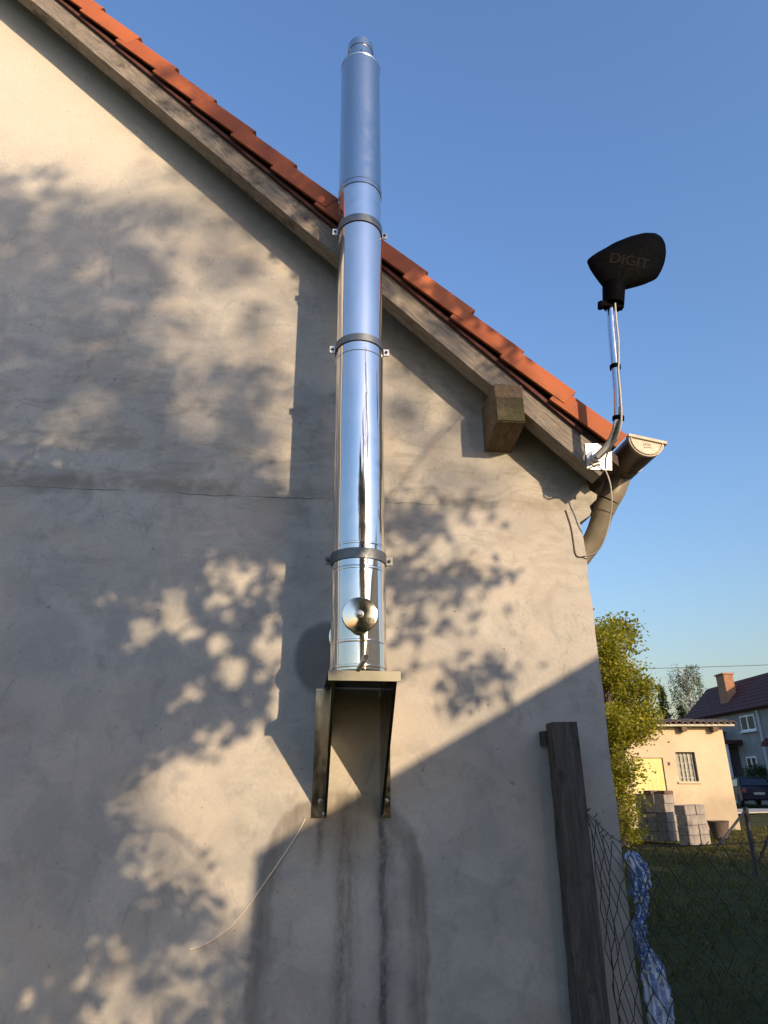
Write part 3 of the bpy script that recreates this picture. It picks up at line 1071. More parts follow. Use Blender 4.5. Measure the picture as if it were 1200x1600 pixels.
# ------------------------------------------------------------------ sagging chain link fence
YM = 3.06
fence = thing('wire_fence', 'sagging rusty chain link fence running from the wooden post across the lawn', 'fence', (1.30, YM, 0))
tops = [(1.235, 1.475), (1.275, 1.44), (1.33, 1.375), (1.39, 1.335), (1.44, 1.315), (1.55, 1.315), (1.78, 1.318), (2.2, 1.33), (2.9, 1.30), (3.6, 1.36)]
tx, tz = zip(*tops)
u_of = []
xcol = [1.236, 1.245, 1.256, 1.27, 1.288, 1.308, 1.33, 1.355, 1.385, 1.418, 1.455, 1.497, 1.545, 1.598]
while xcol[-1] < 3.58:
    xcol.append(xcol[-1] + 0.052 + random.uniform(-0.006, 0.006))
NR = 22
ph = 0.066
nodes = {}
for i, x in enumerate(xcol):
    zt = np.interp(x, tx, tz)
    bunch = max(0, 1 - (x - 1.23) / 0.35)
    for j_ in range(NR):
        z = zt - j_ * ph - (0.008 * sin(i * 1.3 + j_ * 0.7))
        dxs = 0.012 * j_ * bunch * 0.55 + 0.010 * sin(j_ * 0.8 + i * 0.6) + random.uniform(-0.007, 0.007)
        # the mesh leans: lower nodes drift to the right near the post
        nodes[i, j_] = Vector((x + dxs + (0.022 if bunch else 0.0) * sin(j_ * 0.45) * bunch, YM + random.uniform(-0.008, 0.008) + 0.012 * sin(j_ * 0.5 + i), z + random.uniform(-0.007, 0.007)))
wm = MB()


def bend(p, q, n_=2):
    mid_ = [p.lerp(q, (s + 1) / (n_ + 1)) + Vector((random.uniform(-0.003, 0.003), random.uniform(-0.003, 0.003), 0)) for s in range(n_)]
    return [p] + mid_ + [q]


for i in range(len(xcol) - 1):
    pts = []
    for j_ in range(NR):
        pts.append(nodes[i + ((i + j_) % 2), j_])
    full = []
    for k_ in range(len(pts) - 1):
        full += bend(pts[k_], pts[k_ + 1], 1)[:-1]
    full.append(pts[-1])
    wm.tube(full, 0.002, 5, False)
# twisted ends along the top edge
for i in range(0, len(xcol) - 1):
    p = nodes[i, 0]
    wm.tube([p + Vector((-0.010, 0, 0.006)), p + Vector((0, 0.003, 0.012)), p + Vector((0.008, -0.002, 0.022))], 0.0022, 5, False)
wm.build('wire_mesh', M_WIRE, fence)
tw = [Vector((x, YM - 0.004, np.interp(x, tx, tz) + 0.004)) for x in np.linspace(1.236, 3.6, 40)]
MB().tube(tw, 0.0018, 6).build('top_wire', M_WIRE, fence)
ep = MB().tube([(3.62, YM + 0.03, -0.2), (3.62, YM + 0.03, 1.5)], 0.03, 16)
ep.build('end_post', M_IRON, fence, smooth=50)

# ------------------------------------------------------------------ striped plastic sheet hanging on the fence
def make_bag():
    m = Mat('blue_white_plastic', rough=0.32, spec=0.5)
    uv = m.coord('UV')
    sepu = m.n('SeparateXYZ')
    m.link(uv, sepu.inputs[0])
    nz = m.noise(m.mapping(uv, (1, 1, 1)), 4.0, 4, 0.6, 0.8)
    ang_ = m.math('ADD', m.math('MULTIPLY', sepu.outputs[0], 9.0), m.math('MULTIPLY', nz, 1.3))
    s = m.math('SINE', m.math('MULTIPLY', ang_, 6.283))
    c = m.mix(m.val(s, -0.05, 0.25), (0.10, 0.18, 0.42), (0.70, 0.73, 0.80))
    c = m.mix(m.val(sepu.outputs[1], 1.3, 1.5, 0, 0.35), c, (0.55, 0.58, 0.75))
    knot = m.math('MULTIPLY', m.val(sepu.outputs[1], 0.15, 0.35), m.val(sepu.outputs[1], 1.15, 1.3, 1, 0))
    blot = m.noise(m.mapping(uv, (2.2, 8, 1)), 2.6, 3, 0.5, 0.8)
    c = m.mix(m.math('MULTIPLY', m.val(blot, 0.42, 0.52), knot), c, (0.05, 0.13, 0.33))
    c = m.mix(m.math('MULTIPLY', m.val(blot, 0.58, 0.62), 0.8), c, (0.66, 0.70, 0.74))
    m.color(c)
    m.bump(m.noise(m.mapping(uv, (14, 20, 1)), 2.5, 4, 0.6), 0.5, 0.01)
    return m.m


YBAG = 3.105
bp_px = [(985, 1331, 5), (988, 1338, 11), (995, 1350, 14), (1001, 1364, 14), (1001, 1380, 13), (998, 1394, 13), (1001, 1408, 10), (1004, 1420, 8), (1002, 1432, 9), (998, 1445, 9), (1000, 1462, 8), (1003, 1476, 8), (1012, 1492, 13), (1018, 1510, 15), (1023, 1530, 17), (1028, 1552, 18), (1032, 1572, 19), (1034, 1590, 19), (1036, 1604, 16), (1040, 1622, 20), (1042, 1645, 12)]
seg = 48
vs, fs, uvs = [], [], []
sub = []
for i in range(len(bp_px) - 1):
    for s in range(4):
        t = s / 4
        sub.append(tuple(bp_px[i][k_] * (1 - t) + bp_px[i + 1][k_] * t for k_ in range(3)))
sub.append(bp_px[-1])
for i, (x, y, hw) in enumerate(sub):
    c_ = at(x, y, YBAG)
    e_ = at(x + hw, y, YBAG)
    r_ = (e_ - c_).length
    for k_ in range(seg):
        w_ = 2 * pi * k_ / seg
        mid_b = math.exp(-((i - 36) / 22.0) ** 2)
        fold = 1 + 0.14 * sin(5 * w_ + i * 0.10) + 0.09 * sin(9 * w_ - i * 0.23 + 1) + (0.05 + 0.13 * mid_b) * sin(3 * w_ + i * 0.9) + 0.10 * mid_b * sin(7 * w_ + i * 1.7)
        vs.append((c_.x + r_ * fold * cos(w_), c_.y + min(r_, 0.045) * 0.75 * fold * sin(w_), c_.z + 0.006 * sin(4 * w_ + i * 0.7)))
for i in range(len(sub) - 1):
    for k_ in range(seg):
        k2 = (k_ + 1) % seg
        fs.append((i * seg + k_, i * seg + k2, (i + 1) * seg + k2, (i + 1) * seg + k_))
fs.append(tuple(range(seg)))
fs.append(tuple(reversed(range((len(sub) - 1) * seg, len(sub) * seg))))
bag = MB().add(vs, fs).build('plastic_sheet', make_bag(), smooth=70)
tag(bag, 'twisted blue and white striped plastic sheet hanging behind the wire fence', 'plastic sheet')
uvl = bag.data.uv_layers.new(name='uv')
for poly_ in bag.data.polygons:
    for li in poly_.loop_indices:
        vi = bag.data.loops[li].vertex_index
        r_i, k_i = divmod(vi, seg)
        if poly_.index < len(fs) - 2:
            kk = k_i if not (k_i == 0 and any(bag.data.loops[l2].vertex_index % seg == seg - 1 for l2 in poly_.loop_indices)) else seg
        else:
            kk = k_i
        uvl.data[li].uv = (kk / seg, r_i / len(sub) * 2.0)

# ------------------------------------------------------------------ iron fence post with braces out on the lawn
fp = thing('braced_fence_post', 'thin dark metal fence post with two slanting braces far out on the lawn', 'post', (8.148, 12.377, 0))
MB().tube([(8.148, 12.377, -0.15), (8.16, 12.37, 1.09)], 0.045, 12).build('upright', M_IRON, fp, smooth=50)
d12 = 12.377
MB().tube([(8.12, 12.36, 1.02), at(1122, 1322, 12.0)], 0.022, 8).build('brace', M_IRON, fp, smooth=50)
MB().tube([(8.20, 12.40, 0.12), at(1206, 1292, 12.3)], 0.022, 8).build('brace', M_IRON, fp, smooth=50)

# ------------------------------------------------------------------ small outbuilding
S0 = Vector((14.76, 22.85, 0))           # right-hand front corner
sa = radians(6.6 + 1.0)
SU = Vector((-cos(sa), sin(sa), 0))      # to the left along the front
SN = Vector((-sin(sa), -cos(sa), 0))     # out of the front, towards the viewer
M_SHED = None


def make_shed_plaster():
    m = Mat('cream_plaster', rough=0.93, spec=0.15)
    p = m.geo_pos()
    c = m.ramp(m.noise(p, 0.8, 5, 0.6), [(0.3, (0.58, 0.46, 0.31)), (0.7, (0.70, 0.58, 0.41))])
    sepz = m.n('SeparateXYZ')
    m.link(p, sepz.inputs[0])
    low = m.math('ADD', sepz.outputs[2], m.math('MULTIPLY', m.noise(p, 1.6, 4), 1.0))
    c = m.mix(m.val(low, 1.0, 1.7, 0.55, 0.0), c, (0.33, 0.27, 0.20))
    c = m.mix(m.val(m.noise(p, 14, 4, 0.7), 0.5, 0.75, 0, 0.35), c, (0.36, 0.29, 0.21))
    m.color(c)
    m.bump(m.noise(p, 30, 4), 0.4, 0.01)
    return m.m


M_SHED = make_shed_plaster()
shed = thing('outbuilding', 'low cream plastered outbuilding with a yellow door and a barred window', 'outbuilding', S0)
SH = 3.28


def sp_(u, v, z):
    """u: left along the front, v: outwards, z: up"""
    return S0 + SU * u + SN * v + Vector((0, 0, z))


def su_of(px, py):
    h = hit(px, py, S0, SN)
    return (h - S0).dot(SU), h.z


def sbox(b, u0, u1, v0, v1, z0, z1):
    M = Matrix(((SU.x, SN.x, 0, S0.x), (SU.y, SN.y, 0, S0.y), (0, 0, 1, 0), (0, 0, 0, 1)))
    # keep right handed: mirror u
    vs = [M @ Vector(p) for p in ((u0, v0, z0), (u1, v0, z0), (u1, v1, z0), (u0, v1, z0), (u0, v0, z1), (u1, v0, z1), (u1, v1, z1), (u0, v1, z1))]
    b.add(vs, [(0, 1, 2, 3), (4, 7, 6, 5), (0, 4, 5, 1), (1, 5, 6, 2), (2, 6, 7, 3), (3, 7, 4, 0)])
    return b


du0, dz1 = su_of(1036, 1184)
du1, _ = su_of(985, 1186)
_, dz0 = su_of(1044, 1250)
wu0, wz1 = su_of(1085, 1175)
wu1, _ = su_of(1054, 1175)
_, wz0 = su_of(1092, 1221)
wu0, wu1 = su_of(1089, 1198)[0], su_of(1058.5, 1198)[0]
du0 = su_of(1040, 1215)[0]
du1 = du0 + 1.05
# front wall with real openings: pieces butted round door and window
LEN = 9.0
wl = MB()
sbox(wl, 0, wu0, -0.3, 0, -0.2, SH)
sbox(wl, wu0, wu1, -0.3, 0, -0.2, wz0)
sbox(wl, wu0, wu1, -0.3, 0, wz1, SH)
sbox(wl, wu1, du0, -0.3, 0, -0.2, SH)
sbox(wl, du0, du1, -0.3, 0, dz1, SH)
sbox(wl, du0, du1, -0.3, 0, -0.2, 0.02)
sbox(wl, du1, LEN, -0.3, 0, -0.2, SH)
wl.build('front_wall', M_SHED, shed)
wl = MB()
sbox(wl, 0.002, 0.3, -5.0, -0.302, -0.2, SH - 0.01)
sbox(wl, LEN - 0.3, LEN - 0.002, -5.0, -0.302, -0.2, SH - 0.01)
sbox(wl, 0.302, LEN - 0.302, -5.0, -4.7, -0.2, SH - 0.01)
wl.build('rear_walls', M_SHED, shed)
M_DOOR = simple('yellow_door_paint', (0.72, 0.62, 0.25), 0.6, 0, 0.08, 3)
dr = MB()
sbox(dr, du0 + 0.02, du1 - 0.02, -0.09, -0.05, 0.03, dz1 - 0.02)
dr_o = dr.build('door', M_DOOR, shed)
for k_ in range(1, 7):
    uu = du0 + (du1 - du0) * k_ / 7
    b = MB()
    sbox(b, uu - 0.004, uu + 0.004, -0.0505, -0.046, 0.05, dz1 - 0.05)
    b.build('board_joint', M_DOOR, dr_o)
b = MB()
sbox(b, du0 - 0.22, du0 - 0.16, 0.0, 0.03, 2.0, 2.1)
b.build('door_hook', M_IRON, shed)
M_GLASSB = simple('ribbed_glass', (0.22, 0.24, 0.20), 0.25, 0, 0.5, 6, 0.3, 0.01)
M_BAR = simple('pale_bar', (0.42, 0.40, 0.33), 0.6)
win = MB()
sbox(win, wu0 + 0.001, wu1 - 0.001, -0.20, -0.15, wz0 + 0.001, wz1 - 0.001)
win_o = win.build('window', M_GLASSB, shed)
b = MB()
fw = 0.05
sbox(b, wu0 + 0.003, wu0 + fw, -0.147, -0.10, wz0 + 0.003, wz1 - 0.003)
sbox(b, wu1 - fw, wu1 - 0.003, -0.147, -0.10, wz0 + 0.003, wz1 - 0.003)
sbox(b, wu0 + fw, wu1 - fw, -0.146, -0.10, wz1 - fw, wz1 - 0.003)
b.build('frame', M_POST, win_o)
b = MB()
sbox(b, wu0 - 0.06, wu1 + 0.06, 0.001, 0.05, wz0 - 0.07, wz0 - 0.002)
b.build('sill', M_SHED, shed)
for k_ in range(5):
    uu = wu0 + (wu1 - wu0) * (k_ + 0.5) / 5
    b = MB()
    sbox(b, uu - 0.022, uu + 0.022, -0.149, -0.11, wz0 + 0.002, wz1 - 0.002)
    b.build('bar', M_BAR, win_o)
for k_ in range(4):
    z = wz0 + (wz1 - wz0) * (k_ + 0.5) / 4
    b = MB()
    sbox(b, wu0 + 0.002, wu1 - 0.002, -0.148, -0.125, z - 0.012, z + 0.012)
    b.build('glazing_rail', M_BAR, win_o)
# roof: board, rafter ends, a row of barrel tiles
rf = MB()
sbox(rf, -0.32, LEN + 0.3, -5.2, 0.30, SH + 0.001, SH + 0.07)
rf_o = rf.build('roof', M_BAR, shed)
M_TILE2 = simple('brown_barrel_tile', (0.20, 0.125, 0.085), 0.8, 0, 0.35, 3)
for px in (1065, 1113):
    uu = su_of(px, 1140)[0]
    b = MB()
    sbox(b, uu - 0.09, uu + 0.09, 0.001, 0.26, SH - 0.17, SH - 0.001)
    b.build('rafter_end', M_PURLIN, shed, bevel=0.02)
first = None
nt = 44
for k_ in range(nt):
    uu = -0.28 + k_ * 0.21
    if uu > LEN + 0.2:
        break
    if first is None:
        b = MB()
        vs, fs = [], []
        for v in (0.34, -0.6):
            for i in range(9):
                a_ = pi * i / 8
                for rr in (0.105, 0.085):
                    vs.append(sp_(uu + rr * cos(a_), v, SH + 0.072 + rr * sin(a_) + (0.34 - v) * 0.16))
        for i in range(8):
            fs.append((i * 2, i * 2 + 2, 18 + i * 2 + 2, 18 + i * 2))
            fs.append((i * 2 + 1, 18 + i * 2 + 1, 18 + i * 2 + 3, i * 2 + 3))
            fs.append((i * 2, i * 2 + 1, i * 2 + 3, i * 2 + 2))
        fs.append((0, 18, 19, 1))
        fs.append((16, 17, 35, 34))
        first = b.add(vs, fs).build('barrel_tile', M_TILE2, rf_o, smooth=60)
    else:
        o = first.copy()
        COL.objects.link(o)
        o.parent = rf_o
        o.location = SU * (k_ * 0.21) + Vector((0, 0, random.uniform(-0.015, 0.02)))
rb = MB()
rb.prism([sp_(-0.3, -0.55, SH + 0.10), sp_(LEN + 0.28, -0.55, SH + 0.10), sp_(LEN + 0.28, -5.2, SH + 0.45), sp_(-0.3, -5.2, SH + 0.45)], (0, 0, 0.10))
rb.build('tiled_slope', M_TILE2, rf_o)

# ------------------------------------------------------------------ stacked concrete blocks
M_BLOCK = simple('grey_concrete_block', (0.27, 0.24, 0.21), 0.95, 0, 0.35, 5, 0.6, 0.012)
M_BRICKD = simple('dark_cap_brick', (0.14, 0.08, 0.06), 0.9, 0, 0.25, 5)


def block(center, u, v, size, mat, label, group, name='concrete_block'):
    a_ = atan2(u.y, u.x)
    bx = MB().box((-size[0] / 2, -size[1] / 2, 0), size and (size[0] / 2, size[1] / 2, size[2]))
    o = bx.build(name, mat, None, bevel=0.012, local=True)
    o.location = center
    o.rotation_euler = (0, 0, a_)
    return tag(o, label, 'brick' if name == 'brick' else 'concrete block', group)


bu = Vector((0.86, 0.50, 0)).normalized()      # along the lit faces
bv = Vector((-0.50, 0.86, 0)).normalized()
course = ['lowest', 'second', 'third', 'top']
# tall pillar
pc_ = onp = hit(1061, 1314, (0, 0, 0), Vector((0, 0, 1)))
for k_ in range(5):
    for d in range(3):
        c_ = pc_ + bv * (0.26 + d * 0.31) + Vector((0, 0, k_ * 0.238 - 0.02)) + bu * random.uniform(-0.015, 0.015)
        nm = ['lowest', 'second', 'third', 'fourth', 'fifth'][k_]
        wh = ['front', 'middle', 'rear'][d]
        block(c_, bu, bv, (0.50, 0.30, 0.232), M_BLOCK, f'grey concrete block, {wh} one of the {nm} course in the narrow tall stack', 'concrete blocks stacked before the outbuilding')
for d, uo in ((0.2, 0.0), (0.55, -0.12)):
    block(pc_ + bv * d + bu * uo + Vector((0, 0, 5 * 0.238 - 0.02)), bu, bv, (0.44, 0.24, 0.09), M_BRICKD, 'dark brown cap brick lying at the %s on top of the narrow tall block stack' % ('front' if d < 0.3 else 'rear'), 'dark bricks on the block stack', 'brick')
# wide low stack, two blocks along
pc2 = hit(1097, 1319, (0, 0, 0), Vector((0, 0, 1)))
for k_ in range(4):
    for i, uo in enumerate((-0.27, 0.22)):
        ln = (0.50, 0.44)[i]
        for d in range(1):
            c_ = pc2 + bu * uo + bv * (0.16 + d * 0.31) + Vector((0, 0, k_ * 0.238 - 0.02)) + bv * random.uniform(-0.02, 0.01)
            block(c_, bu, bv, (ln, 0.30, 0.232), M_BLOCK, 'grey concrete block, %s one of the %s course in the wide low stack' % (('left', 'right')[i], course[k_]), 'concrete blocks stacked before the outbuilding')
# bucket-like tub by the wall
tubc = su_of(1124, 1300)[0]
tb_ = MB().lathe([(0.20, 0.0), (0.29, 0.42), (0.31, 0.44), (0.28, 0.44), (0.27, 0.40), (0.19, 0.03)], Matrix.Translation(hit(1126, 1309, (0, 0, 0), Vector((0, 0, 1)))), 24)
o = tb_.build('planting_tub', simple('brown_tub', (0.13, 0.10, 0.08), 0.7), smooth=40)
tag(o, 'small dark tapering tub on the grass right of the block stacks', 'tub')

# ------------------------------------------------------------------ far house with the dark roof
E0 = Vector((30.9, 53.0, 6.0))
HE = Vector((-0.115, -0.993, 0)).normalized()     # along the eaves, towards the viewer
HN = Vector((0.993, -0.115, 0)).normalized()      # into the house
fh = thing('far_house', 'grey two storey house with a dark red roof and brick chimney beyond the outbuilding', 'house', (E0.x, E0.y, 0))
M_HROOF = simple('dark_red_roofing', (0.075, 0.02, 0.018), 0.85, 0, 0.25, 2.5, 0.4, 0.02)
M_HWALL = simple('blue_grey_render', (0.26, 0.25, 0.245), 0.9, 0, 0.2, 1.5, 0.2)
M_HDARK = simple('dark_doorway', (0.05, 0.04, 0.04), 0.8)
M_WHITE = simple('white_frame', (0.75, 0.76, 0.78), 0.5)
M_PANE = simple('dark_pane', (0.03, 0.035, 0.04), 0.3, 0, 0.2, 2, 0)
M_PANE.node_tree.nodes['Principled BSDF'].inputs['Specular IOR Level'].default_value = 0.15
M_BRICK = simple('chimney_brick', (0.36, 0.18, 0.10), 0.9, 0, 0.25, 6)
HL = 26.0


def hp(a_, n_, z):
    return Vector((E0.x, E0.y, 0)) + HE * a_ + HN * n_ + Vector((0, 0, z))


def hbox(b, a0, a1, n0, n1, z0, z1):
    vs = [hp(*p) for p in ((a0, n0, z0), (a1, n0, z0), (a1, n1, z0), (a0, n1, z0), (a0, n0, z1), (a1, n0, z1), (a1, n1, z1), (a0, n1, z1))]
    b.add(vs, [(0, 3, 2, 1), (4, 5, 6, 7), (0, 1, 5, 4), (1, 2, 6, 5), (2, 3, 7, 6), (3, 0, 4, 7)])
    return b


PW = hp(0, 0.35, 0)


def h_of(px, py):
    q = hit(px, py, PW, HN)
    return (q - Vector((E0.x, E0.y, 0))).dot(HE), q.z


wins = []
for (x0, y0, x1, y1) in ((1158, 1117, 1181, 1142), (1168, 1182, 1184, 1202)):
    a0, za = h_of(x0, (y0 + y1) / 2)
    a1, zb = h_of(x1, (y0 + y1) / 2)
    zt = h_of((x0 + x1) / 2, y0)[1]
    zb = h_of((x0 + x1) / 2, y1)[1]
    wins.append((a0, a1, zb, zt))
b = MB()
b.prism([hp(0.3, 0.35, -0.2), hp(0.3, 0.35, 5.95), hp(0.3, 2.5, 8.2), hp(0.3, 4.65, 5.95), hp(0.3, 4.65, -0.2)], HE * HL)
b.build('wall', M_HWALL, fh)
rf = MB()
rf.prism([hp(0, -0.05, 5.93), hp(0, 2.5, 8.475), hp(0, 2.5, 8.33), hp(0, 0.05, 5.83)], HE * (HL + 0.6))
rf.prism([hp(0, 5.05, 5.93), hp(0, 2.502, 8.475), hp(0, 2.502, 8.33), hp(0, 4.95, 5.83)], HE * (HL + 0.6))
rf_o = rf.build('roof', M_HROOF, fh)
# courses of roofing as proud steps
for k_ in range(9):
    t = k_ / 9
    b = MB()
    q0, q1 = hp(-0.01, -0.05 + 2.55 * t, 5.965 + 2.545 * t), hp(-0.01, -0.05 + 2.55 * (t + 0.1), 5.935 + 2.545 * (t + 0.1))
    b.prism([q0, q1, q1 + Vector((0, 0, -0.03)), q0 + Vector((0, 0, -0.06))], HE * (HL + 0.62))
    b.build('tile_course', M_HROOF, rf_o)
for (a0, a1, z0, z1) in wins:
    b = MB()
    f_ = 0.10
    hbox(b, a0, a0 + f_, 0.29, 0.349, z0, z1)
    hbox(b, a1 - f_, a1, 0.29, 0.349, z0, z1)
    hbox(b, a0 + f_, a1 - f_, 0.29, 0.349, z0, z0 + f_)
    hbox(b, a0 + f_, a1 - f_, 0.29, 0.349, z1 - f_, z1)
    hbox(b, (a0 + a1) / 2 - 0.07, (a0 + a1) / 2 + 0.07, 0.285, 0.348, z0 + f_, z1 - f_)
    w_o = b.build('window', M_WHITE, fh)
    for s0, s1 in ((a0 + f_, (a0 + a1) / 2 - 0.07), ((a0 + a1) / 2 + 0.07, a1 - f_)):
        b = MB()
        hbox(b, s0, s1, 0.32, 0.347, z0 + f_, z1 - f_)
        b.build('pane', M_PANE, w_o)
    b = MB()
    hbox(b, a0 - 0.1, a1 + 0.1, 0.18, 0.345, z0 - 0.10, z0 - 0.002)
    b.build('sill', M_WHITE, w_o)
a_d = h_of(1188, 1130)[0]
b = MB()
hbox(b, a_d - 0.12, a_d + 0.12, 0.24, 0.348, 0, 5.8)
b.build('pilaster', simple('pale_pilaster', (0.42, 0.43, 0.45), 0.8), fh)
# porch with a dark doorway
a0 = h_of(1141, 1190)[0]
a1 = h_of(1163, 1190)[0]
zt = h_of(1152, 1157)[1]
b = MB()
hbox(b, a0 - 0.3, a1 + 0.3, -0.9, 0.345, zt - 0.25, zt)
po = b.build('porch_roof', M_HROOF, fh)
b = MB()
hbox(b, a0, a1 - 0.5, 0.30, 0.347, 0.1, zt - 0.4)
b.build('door', M_HDARK, fh)
b = MB()
hbox(b, a1, a1 + 0.15, -0.8, -0.65, 0, zt - 0.252)
b.build('porch_post', M_WHITE, fh)
# lower lean-to roof edge in front of the far eaves
b = MB()
aa = h_of(1112, 1125)[0]
hbox(b, 0.35, 6.0, -1.3, 0.345, 4.6, 4.75)
hbox(b, 0.45, 5.8, -1.1, 0.344, -0.2, 4.598)
b.build('side_wing', M_HDARK, fh)
# chimney on the slope
cpos = hit(1134, 1096, hp(0, -0.05, 5.93), (Vector((0, 0, 1)) * 2.55 - HN * 2.545).normalized())
a_c = (cpos - Vector((E0.x, E0.y, 0))).dot(HE)
b = MB()
hbox(b, a_c - 0.55, a_c + 0.65, 0.75, 1.45, 6.5, 8.75)
ch_o = b.build('chimney', M_BRICK, rf_o)
b = MB()
hbox(b, a_c - 0.63, a_c + 0.73, 0.67, 1.53, 8.752, 8.86)
b.build('chimney_cap', M_BRICK, fh)
# dark red lamp shade at the frame's edge
b = MB().lathe([(0.02, 0.5), (0.30, 0.25), (0.42, 0.0), (0.36, 0.0), (0.25, 0.2)], Matrix.Translation(hit(1200, 1166, hp(0, -0.4, 0), HN)), 20)
b.build('awning', M_HROOF, fh, smooth=40)

# ------------------------------------------------------------------ car
def make_car(loc, heading):
    car = thing('parked_car', 'dark blue hatchback parked before the far grey house', 'car', loc, None, (0, 0, heading))
    M_PAINT = simple('dark_blue_paint', (0.006, 0.008, 0.022), 0.4, 0.1, 0.1, 4, 0)
    M_PAINT.node_tree.nodes['Principled BSDF'].inputs['Specular IOR Level'].default_value = 0.25
    prof_ = [(-2.05, 0.32), (-2.1, 0.62), (-2.02, 0.95), (-1.75, 1.02), (-1.35, 1.40), (-0.2, 1.46), (0.45, 1.36), (1.1, 0.95), (1.9, 0.82), (2.08, 0.60), (2.05, 0.30)]
    b = MB()
    vs, fs = [], []
    lv = [(-0.80, 0.0), (-0.84, 0.02), (0.84, 0.02), (0.80, 0.0)]
    for s in (-0.84, -0.78, 0.78, 0.84):
        for x, z in prof_:
            inn = 0.0 if z < 0.97 else 0.16 * (z - 0.95) / 0.5
            y = s - math.copysign(inn, s)
            vs.append((x * (0.985 if abs(s) > 0.8 else 1), y, z - (0.02 if abs(s) > 0.8 else 0)))
    n_ = len(prof_)
    for r_ in range(3):
        for i in range(n_):
            j2 = (i + 1) % n_
            fs.append((r_ * n_ + i, r_ * n_ + j2, (r_ + 1) * n_ + j2, (r_ + 1) * n_ + i))
    fs.append(tuple(reversed(range(n_))))
    fs.append(tuple(range(3 * n_, 4 * n_)))
    body = b.add(vs, fs).build('body', M_PAINT, car, smooth=35, local=True)
    M_G = simple('car_glass', (0.02, 0.022, 0.025), 0.06, 0, 0.1, 3, 0)
    b = MB().prism([(-1.74, -0.70, 1.045), (-1.74, 0.70, 1.045), (-1.40, 0.58, 1.36), (-1.40, -0.58, 1.36)], (-0.012, 0, 0.010))
    b.build('rear_window', M_G, car, local=True)
    for s in (-1, 1):
        b = MB().prism([(-1.45, s * 0.835, 1.0), (0.8, s * 0.835, 1.0), (0.35, s * 0.73, 1.32), (-1.2, s * 0.72, 1.34)], (0, s * 0.012, 0))
        b.build('side_window', M_G, car, local=True)
        b = MB().box((-2.095, s * 0.70 - 0.10, 0.70), (-2.03, s * 0.70 + 0.10, 0.92))
        b.build('tail_light', simple('red_lens', (0.22, 0.03, 0.03), 0.3), car, local=True, bevel=0.015)
        b = MB().box((2.0, s * 0.62 - 0.15, 0.60), (2.06, s * 0.62 + 0.15, 0.74))
        b.build('headlight', M_WHITE, car, local=True, bevel=0.02)
        for x in (-1.3, 1.3):
            wh = MB().lathe([(0.22, -0.09), (0.31, -0.09), (0.32, -0.06), (0.32, 0.06), (0.31, 0.09), (0.22, 0.09)], Matrix.Translation((x, s * 0.76, 0.32)) @ Matrix.Rotation(radians(90), 4, 'X'), 24)
            wo = wh.build('wheel', M_DARKHOLE, car, smooth=40, local=True)
            MB().lathe([(0.20, -0.08), (0.21, 0.08)], Matrix.Translation((x, s * 0.76, 0.32)) @ Matrix.Rotation(radians(90), 4, 'X'), 16).build('rim', M_BOLT, wo, local=True)
    MB().box((-2.112, -0.26, 0.60), (-2.095, 0.26, 0.72)).build('number_plate', M_BAR, car, local=True)
    MB().box((-2.15, -0.8, 0.36), (-2.06, 0.8, 0.55)).build('bumper', M_PAINT, car, local=True, bevel=0.03)
    return car


cp = hit(1173, 1259, (0, 0, 0), Vector((0, 0, 1)))
dirc = Vector((cp.x, cp.y, 0)).normalized()
car_ = make_car((cp.x, cp.y, 0.0), atan2(dirc.y, dirc.x) + 0.25)
car_.scale = (1.12, 1.12, 1.12)

# ------------------------------------------------------------------ overhead line
lw = thing('overhead_line', 'thin overhead power line crossing the sky above the far house', 'power line', (8, 32, 0))
pA, pB = at(990, 1045, 40), at(1205, 1037, 40)
pts = [pA.lerp(pB, t) - Vector((0, 0, 0.35 * 4 * (t * 0.5) * (1 - t * 0.5) * 0.2)) for t in np.linspace(-1.5, 2.5, 40)]
MB().tube(pts, 0.018, 6).build('conductor', M_IRON, lw)


# ------------------------------------------------------------------ foliage
def leaf_cloud(centers, size, squash=0.55, droop=0.0):
    """one folded rhombus leaf per centre"""
    n_ = len(centers)
    d = RNG.normal(size=(n_, 3))
    d[:, 2] = d[:, 2] * squash - droop
    d /= np.linalg.norm(d, axis=1)[:, None]
    e = RNG.normal(size=(n_, 3))
    e -= (e * d).sum(1)[:, None] * d
    e /= np.linalg.norm(e, axis=1)[:, None]
    s = (size * RNG.uniform(0.65, 1.35, n_))[:, None]
    a_ = centers - d * s * 0.5
    b_ = centers + d * s * 0.5
    l_ = centers + e * s * 0.30
    r_ = centers - e * s * 0.30
    V = np.stack([a_, l_, b_, r_], 1).reshape(-1, 3)
    Fc = np.arange(n_ * 4).reshape(-1, 4)
    return V, Fc


def limbs(mb, p, d, length, r, depth, out, spread=0.75):
    pts = [p]
    q = p.copy()
    dd = d.normalized()
    for i in range(4):
        dd = (dd + Vector((random.uniform(-1, 1), random.uniform(-1, 1), random.uniform(-0.4, 0.7))) * 0.16).normalized()
        q = q + dd * length / 4
        pts.append(q.copy())
    mb.tube(pts, [r * (1 - 0.12 * i) for i in range(5)], 7)
    out.append((pts[-1], length))
    if depth > 0:
        for i in range(3 if depth > 1 else 3):
            nd_ = (dd + Vector((random.uniform(-1, 1), random.uniform(-1, 1), random.uniform(-0.5, 0.8))) * spread).normalized()
            limbs(mb, pts[random.choice((2, 3, 4))], nd_, length * random.uniform(0.55, 0.8), r * 0.55, depth - 1, out, spread)


